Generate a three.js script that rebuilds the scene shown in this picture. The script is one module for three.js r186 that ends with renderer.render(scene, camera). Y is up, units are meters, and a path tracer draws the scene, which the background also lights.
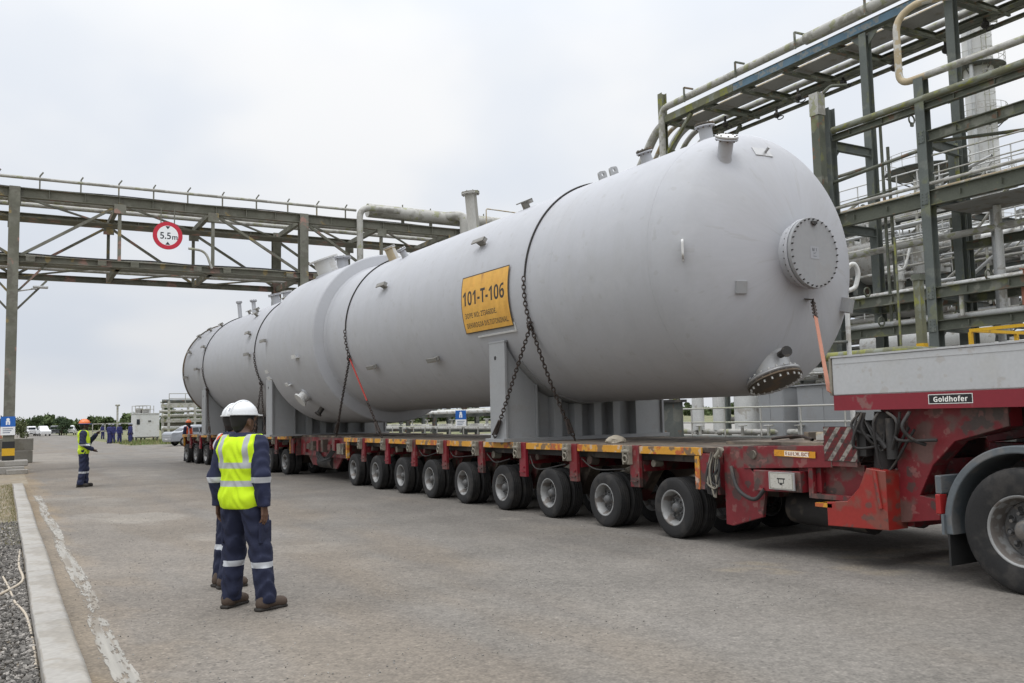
import * as THREE from 'three';
import { mergeGeometries } from 'three/addons/utils/BufferGeometryUtils.js';
import { RoundedBoxGeometry } from 'three/addons/geometries/RoundedBoxGeometry.js';

// ------------------------------------------------------------------ camera, sky, sun, exposure
const V = (x, y, z) => new THREE.Vector3(x, y, z);
const scene = new THREE.Scene();
const camera = new THREE.PerspectiveCamera(42.316, 1024 / 683, 0.1, 6000);
camera.position.set(0, 1.6, 0);
camera.up.set(-0.02248, 0.99614, 0.08482);
camera.lookAt(0.49719, 1.6 + 0.08474, -0.86349);

const renderer = new THREE.WebGLRenderer({ antialias: true });
renderer.toneMapping = THREE.LinearToneMapping;
renderer.toneMappingExposure = 1.0;
renderer.shadowMap.enabled = true;

let seed = 7;
function rnd() { seed |= 0; seed = (seed + 0x6d2b79f5) | 0; let t = Math.imul(seed ^ (seed >>> 15), 1 | seed); t = (t + Math.imul(t ^ (t >>> 7), 61 | t)) ^ t; return ((t ^ (t >>> 14)) >>> 0) / 4294967296; }
const rr = (a, b) => a + (b - a) * rnd();
const clamp = (v, a = 0, b = 1) => Math.min(b, Math.max(a, v));
const mix = (a, b, t) => a + (b - a) * t;
const smooth = (a, b, v) => { const t = clamp((v - a) / (b - a)); return t * t * (3 - 2 * t); };
function hash3(x, y, z) { let h = Math.imul(x, 374761393) ^ Math.imul(y, 668265263) ^ Math.imul(z, 2147483647 - 1274126177); h = Math.imul(h ^ (h >>> 13), 1274126177); return ((h ^ (h >>> 16)) >>> 0) / 4294967296; }
const NT = new Float32Array(65536); for (let i = 0; i < 65536; i++) NT[i] = hash3(i, i >> 3, 77);
function vnoise(x, y, z, per = 0) {
  const xi = Math.floor(x), yi = Math.floor(y), zi = Math.floor(z), fx = x - xi, fy = y - yi, fz = z - zi;
  const u = fx * fx * (3 - 2 * fx), v = fy * fy * (3 - 2 * fy), w = fz * fz * (3 - 2 * fz);
  let x0 = xi, x1 = xi + 1, y0 = yi, y1 = yi + 1;
  if (per) { x0 = ((x0 % per) + per) % per; x1 = x0 + 1 === per ? 0 : x0 + 1; y0 = ((y0 % per) + per) % per; y1 = y0 + 1 === per ? 0 : y0 + 1; }
  x0 = Math.imul(x0, 40503); x1 = Math.imul(x1, 40503); y0 = Math.imul(y0, 30011); y1 = Math.imul(y1, 30011);
  const z0 = Math.imul(zi, 51787), mx = (h) => NT[(h ^ (h >>> 9)) & 65535];
  const a = mx(x0 + y0 + z0), b = mx(x1 + y0 + z0), c = mx(x0 + y1 + z0), d = mx(x1 + y1 + z0);
  const lo = a + (b - a) * u + (c + (d - c) * u - a - (b - a) * u) * v;
  if (w === 0) return lo;
  const z1 = Math.imul(zi + 1, 51787), e = mx(x0 + y0 + z1), f = mx(x1 + y0 + z1), g = mx(x0 + y1 + z1), h = mx(x1 + y1 + z1);
  const hi = e + (f - e) * u + (g + (h - g) * u - e - (f - e) * u) * v;
  return lo + (hi - lo) * w;
}
function fbm(x, y, z, oct, per = 0) { let s = 0, a = 0.5, t = 0; for (let i = 0; i < oct; i++) { s += a * vnoise(x, y, z + i * 17, per); t += a; x *= 2; y *= 2; per *= 2; a *= 0.5; } return s / t; }

{ // one overcast sky: thin bright cloud, a little greyer towards the horizon
  const W = 1024, Hh = 512, data = new Float32Array(W * Hh * 4);
  for (let j = 0; j < Hh; j++) for (let i = 0; i < W; i++) {
    const el = ((j + 0.5) / Hh - 0.5) * Math.PI, az = ((i + 0.5) / W) * 2 * Math.PI;
    const dx = Math.cos(el) * Math.cos(az), dy = Math.sin(el), dz = Math.cos(el) * Math.sin(az);
    const k = 1 / (Math.max(dy, 0) + 0.28);
    const c1 = fbm(dx * k * 1.9 + 9, dz * k * 1.9 + 4, dy * 4, 5), c2 = fbm(dx * k * 4.4 + 2, dz * k * 4.0, 3 + dy * 6, 4);
    const h = smooth(-0.02, 0.42, dy);
    let b = mix(0.74, 0.95, h) + smooth(0.36, 1, dy) * 1.75;
    const cl = smooth(0.36, 0.66, c1 * 0.7 + c2 * 0.3);
    b *= mix(0.93, 1.03, cl);
    const blue = mix(0.075, 0.014, cl) + 0.02 * (1 - h);
    const o = (j * W + i) * 4;
    data[o] = b * (1 - blue * 1.05); data[o + 1] = b * (1 - blue * 0.35); data[o + 2] = b * (1 + blue * 0.75); data[o + 3] = 1;
    if (dy < -0.01) { data[o] = data[o + 1] = data[o + 2] = 0.2; }
  }
  const tex = new THREE.DataTexture(data, W, Hh, THREE.RGBAFormat, THREE.FloatType);
  tex.mapping = THREE.EquirectangularReflectionMapping; tex.magFilter = tex.minFilter = THREE.LinearFilter; tex.needsUpdate = true;
  scene.background = tex; scene.environment = tex;
}
const sun = new THREE.DirectionalLight(new THREE.Color(1, 0.97, 0.93), 0.7);
sun.name = 'sun'; sun.position.set(-14, 60, -6); sun.target.position.set(6, 0, -20); scene.add(sun, sun.target);
sun.castShadow = true; sun.shadow.radius = 30; sun.shadow.mapSize.set(2048, 2048);
Object.assign(sun.shadow.camera, { left: -60, right: 60, top: 60, bottom: -60, near: 1, far: 160 });

// ------------------------------------------------------------------ helpers
const taken = {};
function numbered(n) { const k = (taken[n] = (taken[n] ?? -1) + 1); return k ? n + '_' + String(k).padStart(3, '0') : n; }
function tag(o, label, category, group, kind) { if (label) o.userData.label = label; if (category) o.userData.category = category; if (group) o.userData.group = group; if (kind) o.userData.kind = kind; return o; }
function thing(name, label, category, pos = [0, 0, 0], turn = 0, group) { const o = new THREE.Group(); o.name = numbered(name); o.position.set(...pos); o.rotation.y = turn; scene.add(o); return tag(o, label, category, group); }
function part(name, geo, mat, parent, label) { const g = Array.isArray(geo) ? merge(geo) : geo; const m = new THREE.Mesh(g, mat); m.name = name; m.castShadow = m.receiveShadow = true; parent.add(m); if (label) m.userData.label = label; return m; }
function structure(name, geo, mat) { const m = part(numbered(name), geo, mat, scene); m.userData.kind = 'structure'; return m; }
function stuff(o) { o.userData.kind = 'stuff'; return o; }
function sub(name, parent, pos = [0, 0, 0]) { const g = new THREE.Group(); g.name = name; g.position.set(...pos); parent.add(g); return g; }

function flat(g) { const n = g.index ? g.toNonIndexed() : g.clone(); for (const k of Object.keys(n.attributes)) if (!['position', 'normal', 'uv'].includes(k)) n.deleteAttribute(k); if (!n.attributes.normal) n.computeVertexNormals(); if (!n.attributes.uv) n.setAttribute('uv', new THREE.BufferAttribute(new Float32Array(n.attributes.position.count * 2), 2)); n.morphAttributes = {}; return n; }
function merge(list) { return mergeGeometries(list.map(flat), false); }
// texture coordinates in metres, by the side that each triangle faces
function metres(g, k = 1) {
  const n = flat(g), p = n.attributes.position, uv = n.attributes.uv, a = V(), b = V(), c = V(), f = V();
  const ox = rnd() * 7, oy = rnd() * 7;
  for (let i = 0; i < p.count; i += 3) {
    a.fromBufferAttribute(p, i); b.fromBufferAttribute(p, i + 1); c.fromBufferAttribute(p, i + 2);
    f.subVectors(b, a).cross(c.clone().sub(a)); const x = Math.abs(f.x), y = Math.abs(f.y), z = Math.abs(f.z);
    for (let j = 0; j < 3; j++) { const q = [a, b, c][j]; const [s, t] = x >= y && x >= z ? [q.z, q.y] : y >= z ? [q.x, q.z] : [q.x, q.y]; uv.setXY(i + j, s * k + ox, t * k + oy); }
  }
  return n;
}
function box(w, h, d, x = 0, y = 0, z = 0, r = 0) { const g = r ? new RoundedBoxGeometry(w, h, d, 2, r) : new THREE.BoxGeometry(w, h, d); return g.translate(x, y, z); }
// box given by its two corners
function slab(x0, x1, y0, y1, z0, z1, r = 0) { return box(Math.abs(x1 - x0), Math.abs(y1 - y0), Math.abs(z1 - z0), (x0 + x1) / 2, (y0 + y1) / 2, (z0 + z1) / 2, r); }
function along(g, a, b) { // a geometry built along +y from 0 to its length, laid from a to b
  const A = V(...a), B = V(...b), q = new THREE.Quaternion().setFromUnitVectors(V(0, 1, 0), B.clone().sub(A).normalize());
  return g.applyQuaternion(q).translate(A.x, A.y, A.z);
}
const span = (a, b) => Math.hypot(b[0] - a[0], b[1] - a[1], b[2] - a[2]);
function rod(a, b, r, seg = 12, r2 = r) { const L = span(a, b); return along(new THREE.CylinderGeometry(r2, r, L, seg).translate(0, L / 2, 0), a, b); }
// rectangular or H-section bar from a to b; depth is measured upwards (or along z for uprights)
function frameAlong(g, a, b, upHint) {
  const A = V(...a), B = V(...b), y = B.clone().sub(A).normalize(); let up = V(...(upHint ?? (Math.abs(y.y) > 0.9 ? [0, 0, 1] : [0, 1, 0])));
  const x = V().crossVectors(y, up).normalize(), z = V().crossVectors(x, y);
  return g.applyMatrix4(new THREE.Matrix4().makeBasis(x, y, z).setPosition(A));
}
function bar(a, b, w, d, up) { const L = span(a, b); return frameAlong(new THREE.BoxGeometry(w, L, d).translate(0, L / 2, 0), a, b, up); }
function hbeam(a, b, w, d, t = 0.022, up) {
  const L = span(a, b), g = merge([new THREE.BoxGeometry(w, L, t).translate(0, L / 2, d / 2 - t / 2), new THREE.BoxGeometry(w, L, t).translate(0, L / 2, -d / 2 + t / 2), new THREE.BoxGeometry(t, L - 0.002, d - 2 * t).translate(0, L / 2, 0)]);
  return frameAlong(g, a, b, up);
}
function tube(pts, r, seg = 40, rad = 10, closed = false, tension = 0.5) { return new THREE.TubeGeometry(new THREE.CatmullRomCurve3(pts.map((p) => V(...p)), closed, 'catmullrom', tension), seg, r, rad, closed); }
// pipe run with rounded elbows
function pipeRun(pts, r, bend = r * 3, rad = 12) {
  const path = new THREE.CurvePath(), P = pts.map((p) => V(...p)); let last = P[0]; let segs = 0;
  for (let i = 1; i < P.length - 1; i++) {
    const u = P[i - 1].clone().sub(P[i]), w = P[i + 1].clone().sub(P[i]); const k = Math.min(bend, u.length() * 0.49, w.length() * 0.49);
    const a = P[i].clone().addScaledVector(u.normalize(), k), b = P[i].clone().addScaledVector(w.normalize(), k);
    path.add(new THREE.LineCurve3(last, a)); path.add(new THREE.QuadraticBezierCurve3(a, P[i].clone(), b)); last = b; segs += 2;
  }
  path.add(new THREE.LineCurve3(last, P[P.length - 1]));
  const out = [];
  for (const c of path.curves) out.push(new THREE.TubeGeometry(c, c.isLineCurve3 ? 1 : 7, r, rad));
  return merge(out);
}
function turned(profile, seg = 32) { return new THREE.LatheGeometry(profile.map(([r, y]) => new THREE.Vector2(r, y)), seg); }
function plate(outline, thick, bevel = 0) { // outline in x,y; thickness in z, centred
  const s = new THREE.Shape(outline.map(([x, y]) => new THREE.Vector2(x, y)));
  const g = new THREE.ExtrudeGeometry(s, { depth: thick - 2 * bevel, bevelEnabled: bevel > 0, bevelSize: bevel, bevelThickness: bevel, bevelSegments: 1, steps: 1 });
  return g.translate(0, 0, -thick / 2 + bevel);
}
const moved = (g, x, y, z) => g.clone().translate(x, y, z);

// ------------------------------------------------------------------ materials
const lin = (c) => Array.isArray(c) ? c : (() => { const k = new THREE.Color(c); return [k.r, k.g, k.b]; })();
const toS = (v) => 255 * (v <= 0.0031308 ? v * 12.92 : 1.055 * Math.pow(v, 1 / 2.4) - 0.055);
function canvasTex(w, h, draw) { const c = document.createElement('canvas'); c.width = w; c.height = h; draw(c.getContext('2d'), w, h); const t = new THREE.CanvasTexture(c); t.colorSpace = THREE.SRGBColorSpace; return t; }
function dataTex(N, fn, srgb = true) {
  const d = new Uint8Array(N * N * 4);
  for (let j = 0; j < N; j++) for (let i = 0; i < N; i++) { const c = fn(i / N, j / N, i, j), o = (j * N + i) * 4; d[o] = clamp(c[0], 0, 255); d[o + 1] = clamp(c[1], 0, 255); d[o + 2] = clamp(c[2], 0, 255); d[o + 3] = 255; }
  const t = new THREE.DataTexture(d, N, N); t.wrapS = t.wrapT = THREE.RepeatWrapping; t.magFilter = THREE.LinearFilter; t.minFilter = THREE.LinearMipmapLinearFilter; t.generateMipmaps = true; if (srgb) t.colorSpace = THREE.SRGBColorSpace; t.needsUpdate = true; return t;
}
// painted or weathered surface: base colour, grain, and patches of other matter with outlines of their own
function weathered(base, { patches = [], grain = 0.08, tile = 2, rough = 0.6, metal = 0, N = 256, mottle = 0.1, z = 0, extra = {} } = {}) {
  const b = lin(base), ps = patches.map((p) => ({ ...p, c: lin(p.c) }));
  const map = dataTex(N, (u, v) => {
    const m = 1 + mottle * 2 * (fbm(u * 6, v * 6, 3 + z, 4, 6) - 0.5) + grain * 2 * (vnoise(u * 96, v * 96, 5 + z, 96) - 0.5);
    const c = b.map((q) => q * m);
    ps.forEach((p, k) => {
      const st = p.stretch ?? 1, n = fbm(u * p.f, v * p.f * st, 20 + k * 9 + z, 5, p.f);
      const t = smooth(p.t, p.t + (p.s ?? 0.05), n) * (p.a ?? 1);
      for (let i = 0; i < 3; i++) c[i] = mix(c[i], p.c[i] * m, t);
    });
    return c.map(toS);
  });
  map.repeat.set(1 / tile, 1 / tile);
  return new THREE.MeshStandardMaterial({ map, roughness: rough, metalness: metal, ...extra });
}
const plain = (c, rough = 0.6, metal = 0, extra = {}) => new THREE.MeshStandardMaterial({ color: new THREE.Color().setRGB(...lin(c)), roughness: rough, metalness: metal, ...extra });

const M = {};
M.tank = weathered([0.395, 0.4, 0.422], { tile: 3, rough: 0.58, grain: 0.015, mottle: 0.03, N: 512, patches: [{ c: [0.33, 0.325, 0.32], f: 5, t: 0.54, s: 0.2, a: 0.2 }, { c: [0.27, 0.262, 0.25], f: 4, stretch: 5, t: 0.55, s: 0.2, a: 0.07 }, { c: [0.26, 0.245, 0.22], f: 22, t: 0.72, s: 0.04, a: 0.2 }, { c: [0.45, 0.455, 0.47], f: 9, t: 0.6, s: 0.12, a: 0.2 }] });
M.tankBare = weathered([0.40, 0.40, 0.40], { rough: 0.4, metal: 0.35, grain: 0.05, mottle: 0.08 });
M.white = weathered([0.58, 0.58, 0.57], { rough: 0.5, grain: 0.04, mottle: 0.06, patches: [{ c: [0.45, 0.42, 0.38], f: 8, t: 0.62, s: 0.1, a: 0.5 }] });
M.saddle = weathered([0.28, 0.285, 0.29], { rough: 0.6, grain: 0.03, mottle: 0.05, patches: [{ c: [0.26, 0.25, 0.24], f: 7, t: 0.6, s: 0.12, a: 0.4 }] });
M.flangeRust = weathered([0.10, 0.088, 0.072], { rough: 0.8, patches: [{ c: [0.14, 0.1, 0.065], f: 10, t: 0.52, s: 0.1 }] });
M.red = weathered([0.165, 0.011, 0.016], { rough: 0.5, grain: 0.08, mottle: 0.18, N: 512, patches: [{ c: [0.10, 0.075, 0.062], f: 7, t: 0.54, s: 0.12, a: 0.75 }, { c: [0.05, 0.04, 0.035], f: 13, t: 0.62, s: 0.06, a: 0.8 }, { c: [0.22, 0.09, 0.08], f: 24, t: 0.66, s: 0.05, a: 0.7 }] });
M.redBright = weathered([0.27, 0.022, 0.016], { rough: 0.45, grain: 0.06, mottle: 0.12, patches: [{ c: [0.16, 0.07, 0.05], f: 8, t: 0.57, s: 0.1, a: 0.7 }, { c: [0.08, 0.06, 0.05], f: 16, t: 0.66, s: 0.06, a: 0.7 }] });
M.redStripe = weathered([0.2, 0.011, 0.022], { rough: 0.4, grain: 0.04, mottle: 0.1, patches: [{ c: [0.2, 0.14, 0.12], f: 12, t: 0.66, s: 0.05, a: 0.6 }] });
M.amber = weathered([0.56, 0.27, 0.025], { rough: 0.6, tile: 1.2, patches: [{ c: [0.40, 0.08, 0.03], f: 5, t: 0.62, s: 0.04, a: 0.85 }, { c: [0.14, 0.10, 0.07], f: 11, t: 0.58, s: 0.07, a: 0.9 }, { c: [0.5, 0.42, 0.35], f: 9, t: 0.68, s: 0.05, a: 0.7 }] });
M.deck = weathered([0.12, 0.1, 0.08], { rough: 0.85, grain: 0.12, mottle: 0.3, patches: [{ c: [0.19, 0.15, 0.11], f: 6, t: 0.54, s: 0.1 }, { c: [0.07, 0.05, 0.04], f: 10, t: 0.6, s: 0.07 }] });
M.blackSteel = weathered([0.028, 0.026, 0.025], { rough: 0.7, patches: [{ c: [0.09, 0.075, 0.06], f: 9, t: 0.58, s: 0.1, a: 0.7 }] });
M.grime = weathered([0.085, 0.065, 0.052], { rough: 0.8, mottle: 0.3, patches: [{ c: [0.16, 0.03, 0.03], f: 6, t: 0.57, s: 0.1, a: 0.8 }, { c: [0.2, 0.17, 0.13], f: 10, t: 0.63, s: 0.08, a: 0.6 }] });
M.bracket = weathered([0.22, 0.2, 0.16], { rough: 0.75, mottle: 0.25, patches: [{ c: [0.08, 0.065, 0.05], f: 9, t: 0.54, s: 0.1 }] });
M.tyre = weathered([0.015, 0.0145, 0.0145], { tile: 1, rough: 0.85, grain: 0.15, mottle: 0.15, patches: [{ c: [0.05, 0.045, 0.04], f: 6, t: 0.56, s: 0.18, a: 0.5 }] });
M.rim = weathered([0.27, 0.27, 0.265], { tile: 1, rough: 0.5, metal: 0.2, mottle: 0.15, patches: [{ c: [0.12, 0.1, 0.085], f: 8, t: 0.56, s: 0.12, a: 0.8 }] });
M.hub = weathered([0.09, 0.085, 0.08], { tile: 0.6, rough: 0.7, patches: [{ c: [0.12, 0.075, 0.05], f: 8, t: 0.6, s: 0.08, a: 0.7 }] });
M.alu = weathered([0.44, 0.445, 0.45], { rough: 0.45, metal: 0.15, grain: 0.04, mottle: 0.06, patches: [{ c: [0.42, 0.415, 0.4], f: 6, t: 0.56, s: 0.16, a: 0.5 }, { c: [0.36, 0.33, 0.3], f: 20, t: 0.68, s: 0.04, a: 0.5 }] });
M.steel = weathered([0.098, 0.105, 0.08], { rough: 0.75, mottle: 0.2, N: 512, tile: 3, patches: [{ c: [0.20, 0.2, 0.165], f: 7, t: 0.57, s: 0.12, a: 0.8 }, { c: [0.17, 0.175, 0.06], f: 9, t: 0.64, s: 0.1, a: 0.6 }, { c: [0.17, 0.10, 0.06], f: 12, t: 0.66, s: 0.05, a: 0.8 }] });
M.steelDark = weathered([0.085, 0.092, 0.085], { rough: 0.75, mottle: 0.2, tile: 3, patches: [{ c: [0.13, 0.13, 0.11], f: 7, t: 0.56, s: 0.1, a: 0.8 }, { c: [0.14, 0.08, 0.05], f: 12, t: 0.66, s: 0.05, a: 0.7 }] });
M.steelBlueGrey = weathered([0.105, 0.118, 0.108], { rough: 0.7, mottle: 0.18, tile: 3, patches: [{ c: [0.15, 0.16, 0.14], f: 7, t: 0.57, s: 0.12, a: 0.8 }, { c: [0.16, 0.17, 0.08], f: 9, t: 0.64, s: 0.1, a: 0.5 }] });
M.bridge = weathered([0.14, 0.138, 0.108], { rough: 0.8, mottle: 0.2, tile: 4, N: 512, patches: [{ c: [0.19, 0.186, 0.155], f: 6, t: 0.56, s: 0.12, a: 0.7 }, { c: [0.34, 0.19, 0.155], f: 5, t: 0.68, s: 0.05, a: 0.75 }, { c: [0.28, 0.21, 0.09], f: 7, t: 0.68, s: 0.04, a: 0.8 }, { c: [0.12, 0.11, 0.09], f: 14, t: 0.6, s: 0.08, a: 0.6 }] });
M.lichen = weathered([0.155, 0.155, 0.10], { rough: 0.85, mottle: 0.25, patches: [{ c: [0.22, 0.225, 0.05], f: 8, t: 0.55, s: 0.1, a: 0.8 }, { c: [0.2, 0.21, 0.17], f: 8, t: 0.56, s: 0.1 }] });
M.bluePaint = weathered([0.10, 0.17, 0.23], { rough: 0.7, mottle: 0.2, patches: [{ c: [0.2, 0.22, 0.22], f: 8, t: 0.58, s: 0.08 }] });
M.pipe = weathered([0.40, 0.39, 0.36], { rough: 0.65, mottle: 0.15, patches: [{ c: [0.24, 0.23, 0.2], f: 6, t: 0.56, s: 0.12, a: 0.8 }, { c: [0.25, 0.26, 0.12], f: 9, t: 0.64, s: 0.06, a: 0.7 }] });
M.pipeWhite = weathered([0.55, 0.55, 0.53], { rough: 0.6, mottle: 0.1, patches: [{ c: [0.32, 0.29, 0.24], f: 8, t: 0.58, s: 0.1, a: 0.7 }] });
M.pipeTan = weathered([0.42, 0.34, 0.22], { rough: 0.7, mottle: 0.2, patches: [{ c: [0.5, 0.48, 0.44], f: 7, t: 0.56, s: 0.08 }] });
M.clad = weathered([0.42, 0.425, 0.42], { rough: 0.42, metal: 0.5, mottle: 0.12 });
M.vesselGrey = weathered([0.24, 0.235, 0.22], { rough: 0.7, mottle: 0.15, patches: [{ c: [0.18, 0.15, 0.12], f: 7, t: 0.58, s: 0.1, a: 0.7 }] });
M.yellow = weathered([0.62, 0.36, 0.015], { rough: 0.5, mottle: 0.08, patches: [{ c: [0.3, 0.16, 0.03], f: 14, t: 0.68, s: 0.04, a: 0.7 }] });
M.concrete = weathered([0.3, 0.283, 0.257], { rough: 0.92, grain: 0.1, mottle: 0.12, tile: 2.4, N: 512, patches: [{ c: [0.24, 0.218, 0.185], f: 6, t: 0.56, s: 0.12, a: 0.7 }, { c: [0.25, 0.22, 0.18], f: 15, t: 0.66, s: 0.05, a: 0.6 }] });
M.block = weathered([0.2, 0.19, 0.165], { rough: 0.95, grain: 0.1, mottle: 0.18, patches: [{ c: [0.16, 0.15, 0.12], f: 7, t: 0.55, s: 0.12, a: 0.8 }] });
M.chain = weathered([0.045, 0.038, 0.035], { rough: 0.6, metal: 0.4, tile: 0.3, patches: [{ c: [0.09, 0.055, 0.04], f: 8, t: 0.56, s: 0.1 }] });
M.rope = plain([0.035, 0.032, 0.03], 0.85);
M.redSling = plain([0.4, 0.05, 0.04], 0.8);
M.strap = weathered([0.32, 0.135, 0.085], { rough: 0.85, tile: 0.4 });
M.disc = weathered([0.10, 0.10, 0.10], { tile: 0.7, rough: 0.6, metal: 0.1, mottle: 0.2, patches: [{ c: [0.17, 0.15, 0.13], f: 7, t: 0.56, s: 0.12, a: 0.7 }] });
M.black = plain([0.02, 0.02, 0.02], 0.6);
M.glass = plain([0.02, 0.025, 0.03], 0.12);
M.plasticGrey = weathered([0.10, 0.115, 0.125], { rough: 0.55, mottle: 0.1, patches: [{ c: [0.17, 0.16, 0.15], f: 7, t: 0.57, s: 0.12, a: 0.6 }] });
M.lamp = plain([0.3, 0.02, 0.02], 0.25);
M.lampAmber = plain([0.6, 0.25, 0.02], 0.3);
// ------------------------------------------------------------------ ground, road, kerb
const asphaltMap = dataTex(1024, (u, v) => { // 6 m of worn asphalt: pale stone chips, dark binder, dust
  const chip = vnoise(u * 440, v * 440, 1, 440), chip2 = vnoise(u * 150, v * 150, 8, 150), m = fbm(u * 7, v * 7, 2, 5, 7), d = fbm(u * 4, v * 4, 33, 4, 4);
  let k = 0.80 + 0.34 * (m - 0.5) + 0.34 * (chip - 0.5) + 0.22 * (chip2 - 0.5);
  const dust = smooth(0.4, 0.8, d) * 0.25;
  const c = [0.2 * k, 0.184 * k, 0.165 * k]; if (chip > 0.9) { c[0] *= 1.2; c[1] *= 1.2; c[2] *= 1.2; } if (chip < 0.07) { c[0] *= 0.62; c[1] *= 0.62; c[2] *= 0.62; }
  return [mix(c[0], 0.235 * k, dust), mix(c[1], 0.208 * k, dust), mix(c[2], 0.175 * k, dust)].map(toS);
});
asphaltMap.repeat.set(1 / 6, 1 / 6);
const asphaltBump = dataTex(512, (u, v) => { const q = 255 * (0.6 * vnoise(u * 170, v * 170, 1, 170) + 0.4 * vnoise(u * 75, v * 75, 8, 75)); return [q, q, q]; }, false); asphaltBump.repeat.set(1 / 3, 1 / 3);
M.road = new THREE.MeshStandardMaterial({ map: asphaltMap, bumpMap: asphaltBump, bumpScale: 0.006, roughness: 0.92, vertexColors: true });
M.dirt = weathered([0.22, 0.18, 0.125], { rough: 1, grain: 0.14, mottle: 0.22, tile: 3, N: 512, patches: [{ c: [0.2, 0.165, 0.12], f: 8, t: 0.55, s: 0.1 }, { c: [0.27, 0.235, 0.18], f: 12, t: 0.6, s: 0.08 }] });
M.field = weathered([0.10, 0.12, 0.045], { rough: 1, grain: 0.2, mottle: 0.3, tile: 8, N: 512, patches: [{ c: [0.19, 0.165, 0.085], f: 7, t: 0.52, s: 0.12 }, { c: [0.24, 0.2, 0.14], f: 11, t: 0.62, s: 0.06 }] });
M.yard = weathered([0.26, 0.25, 0.23], { rough: 0.95, grain: 0.12, mottle: 0.2, tile: 6, N: 512, patches: [{ c: [0.2, 0.19, 0.17], f: 7, t: 0.54, s: 0.1 }] });
{
  const g = new THREE.CircleGeometry(2600, 96).rotateX(-Math.PI / 2).translate(0, -0.012, 0); const p = g.attributes.position, uv = g.attributes.uv; for (let i = 0; i < p.count; i++) uv.setXY(i, p.getX(i), p.getZ(i));
  structure('ground', g, M.field);
  structure('yard', (() => { const q = new THREE.PlaneGeometry(90, 120).rotateX(-Math.PI / 2).translate(58, -0.006, -50); const pp = q.attributes.position; for (let i = 0; i < pp.count; i++) q.attributes.uv.setXY(i, pp.getX(i), pp.getZ(i)); return q; })(), M.yard);
  // road: one fine sheet whose stains, wheel tracks and cement patches are colours of the surface
  const xs = [], zs = []; for (let x = 0.5; x < 13.6; x += 0.14) xs.push(x); for (let z = 8; z > -70; z -= 0.2) zs.push(z); for (let z = -70; z > -330; z -= 4) zs.push(z);
  const pos = [], uvs = [], col = [], idx = [];
  const ell = (x, z, cx, cz, rx, rz) => 1 - Math.hypot((x - cx) / rx, (z - cz) / rz);
  for (const z of zs) for (let i = 0; i < xs.length; i++) {
    const x = xs[i], widen = i === xs.length - 1 ? 0 : 0; pos.push(x + (z < -75 ? -Math.min(3.5, (-75 - z) * 0.05) * (x / 13) : 0), 0, z); uvs.push(x, z);
    const w = fbm(x * 0.7, z * 0.05, 4, 5), w2 = fbm(x * 1.9, z * 0.16, 9, 5), w3 = fbm(x * 2.4, z * 1.3, 14, 4), edge = 0.5;
    let c = [1.01, 1, 0.975].map((q) => q * (0.96 + 0.26 * (w - 0.5) + 0.2 * (w2 - 0.5) + 0.12 * (w3 - 0.5)));
    const put = (t, k) => { for (let q = 0; q < 3; q++) c[q] = mix(c[q], k[q], clamp(t)); };
    // brown dust blown along the left side, ragged edge
    put(smooth(0.36, 0.7, fbm(x * 1.3, z * 0.3, 21, 5) + 0.36 * (1 - smooth(1.5, 6, x)) - 0.12) * 0.75, [1.0, 0.905, 0.79]);
    put(smooth(0.5, 0.56, fbm(x * 2.2, z * 1.2, 27, 5) + 0.4 * (1 - smooth(0.5, 1.25, x)) - 0.16) * 0.7 * (1 - smooth(0.9, 1.8, x)), [1.2, 1.02, 0.8]);
    // sand lying in the channel beside the kerb
    put(smooth(0.4, 0.55, fbm(x * 4, z * 0.9, 81, 4) + 0.45 * (1 - smooth(0.55, 0.85, x)) - 0.12) * (1 - smooth(0.75, 1.1, x)), [1.2, 1.0, 0.72]);
    // lighter swept lane and tyre polish
    put(smooth(0.52, 0.62, fbm(x * 0.9, z * 0.2, 31, 5)) * 0.4, [1.14, 1.13, 1.12]);
    for (const tx of [3.3, 5.2]) put(Math.exp(-(((x - tx - 0.25 * Math.sin(z * 0.07)) / 0.22) ** 2)) * smooth(0.38, 0.6, w2) * 0.3, [0.8, 0.8, 0.82]);
    // faint dark tyre marks that wander with the road
    for (const [tx, f, am] of [[2.4, 0.05, 0.5], [4.3, 0.06, 0.4], [6.3, 0.04, 0.3], [9.2, 0.05, 0.4]]) put(Math.exp(-(((x - tx - am * Math.sin(z * f + tx)) / 0.16) ** 2)) * smooth(0.42, 0.62, fbm(x * 3, z * 0.25, 91, 4)) * 0.34, [0.72, 0.7, 0.69]);
    // spilt pale cement
    for (const [cx, cz, rx, rz, a] of [[2.1, -16.6, 0.75, 1.15, 0.8], [1.4, -17.6, 0.55, 0.5, 0.6], [1.25, -22.3, 0.75, 0.4, 0.65], [2.6, -13.2, 0.5, 0.6, 0.45], [4.2, -33, 1.2, 3.2, 0.5], [2.2, -52, 1.3, 10, 0.5], [1.9, -20.5, 0.5, 1.2, 0.4], [3.2, -11.2, 0.5, 0.7, 0.3], [6.9, -12.2, 0.2, 0.28, 0.7]]) put(smooth(0.02, 0.22, ell(x, z, cx, cz, rx, rz) + 0.9 * (w3 - 0.5) + 0.4 * (w2 - 0.5)) * a, [1.38, 1.36, 1.3]);
    // oil drips under the axles
    put(smooth(0.58, 0.66, fbm(x * 1.7, z * 1.7, 51, 4)) * (x > 7.5 && x < 10.5 ? 0.55 : 0.12), [0.6, 0.58, 0.57]);
    // grit beside the last axle
    put(smooth(0.55, 0.62, fbm(x * 5, z * 5, 61, 3)) * (ell(x, z, 7.6, -6.4, 1.6, 0.7) > 0 ? 0.7 : 0), [1.3, 1.2, 1.0]);
    col.push(...c);
  }
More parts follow.
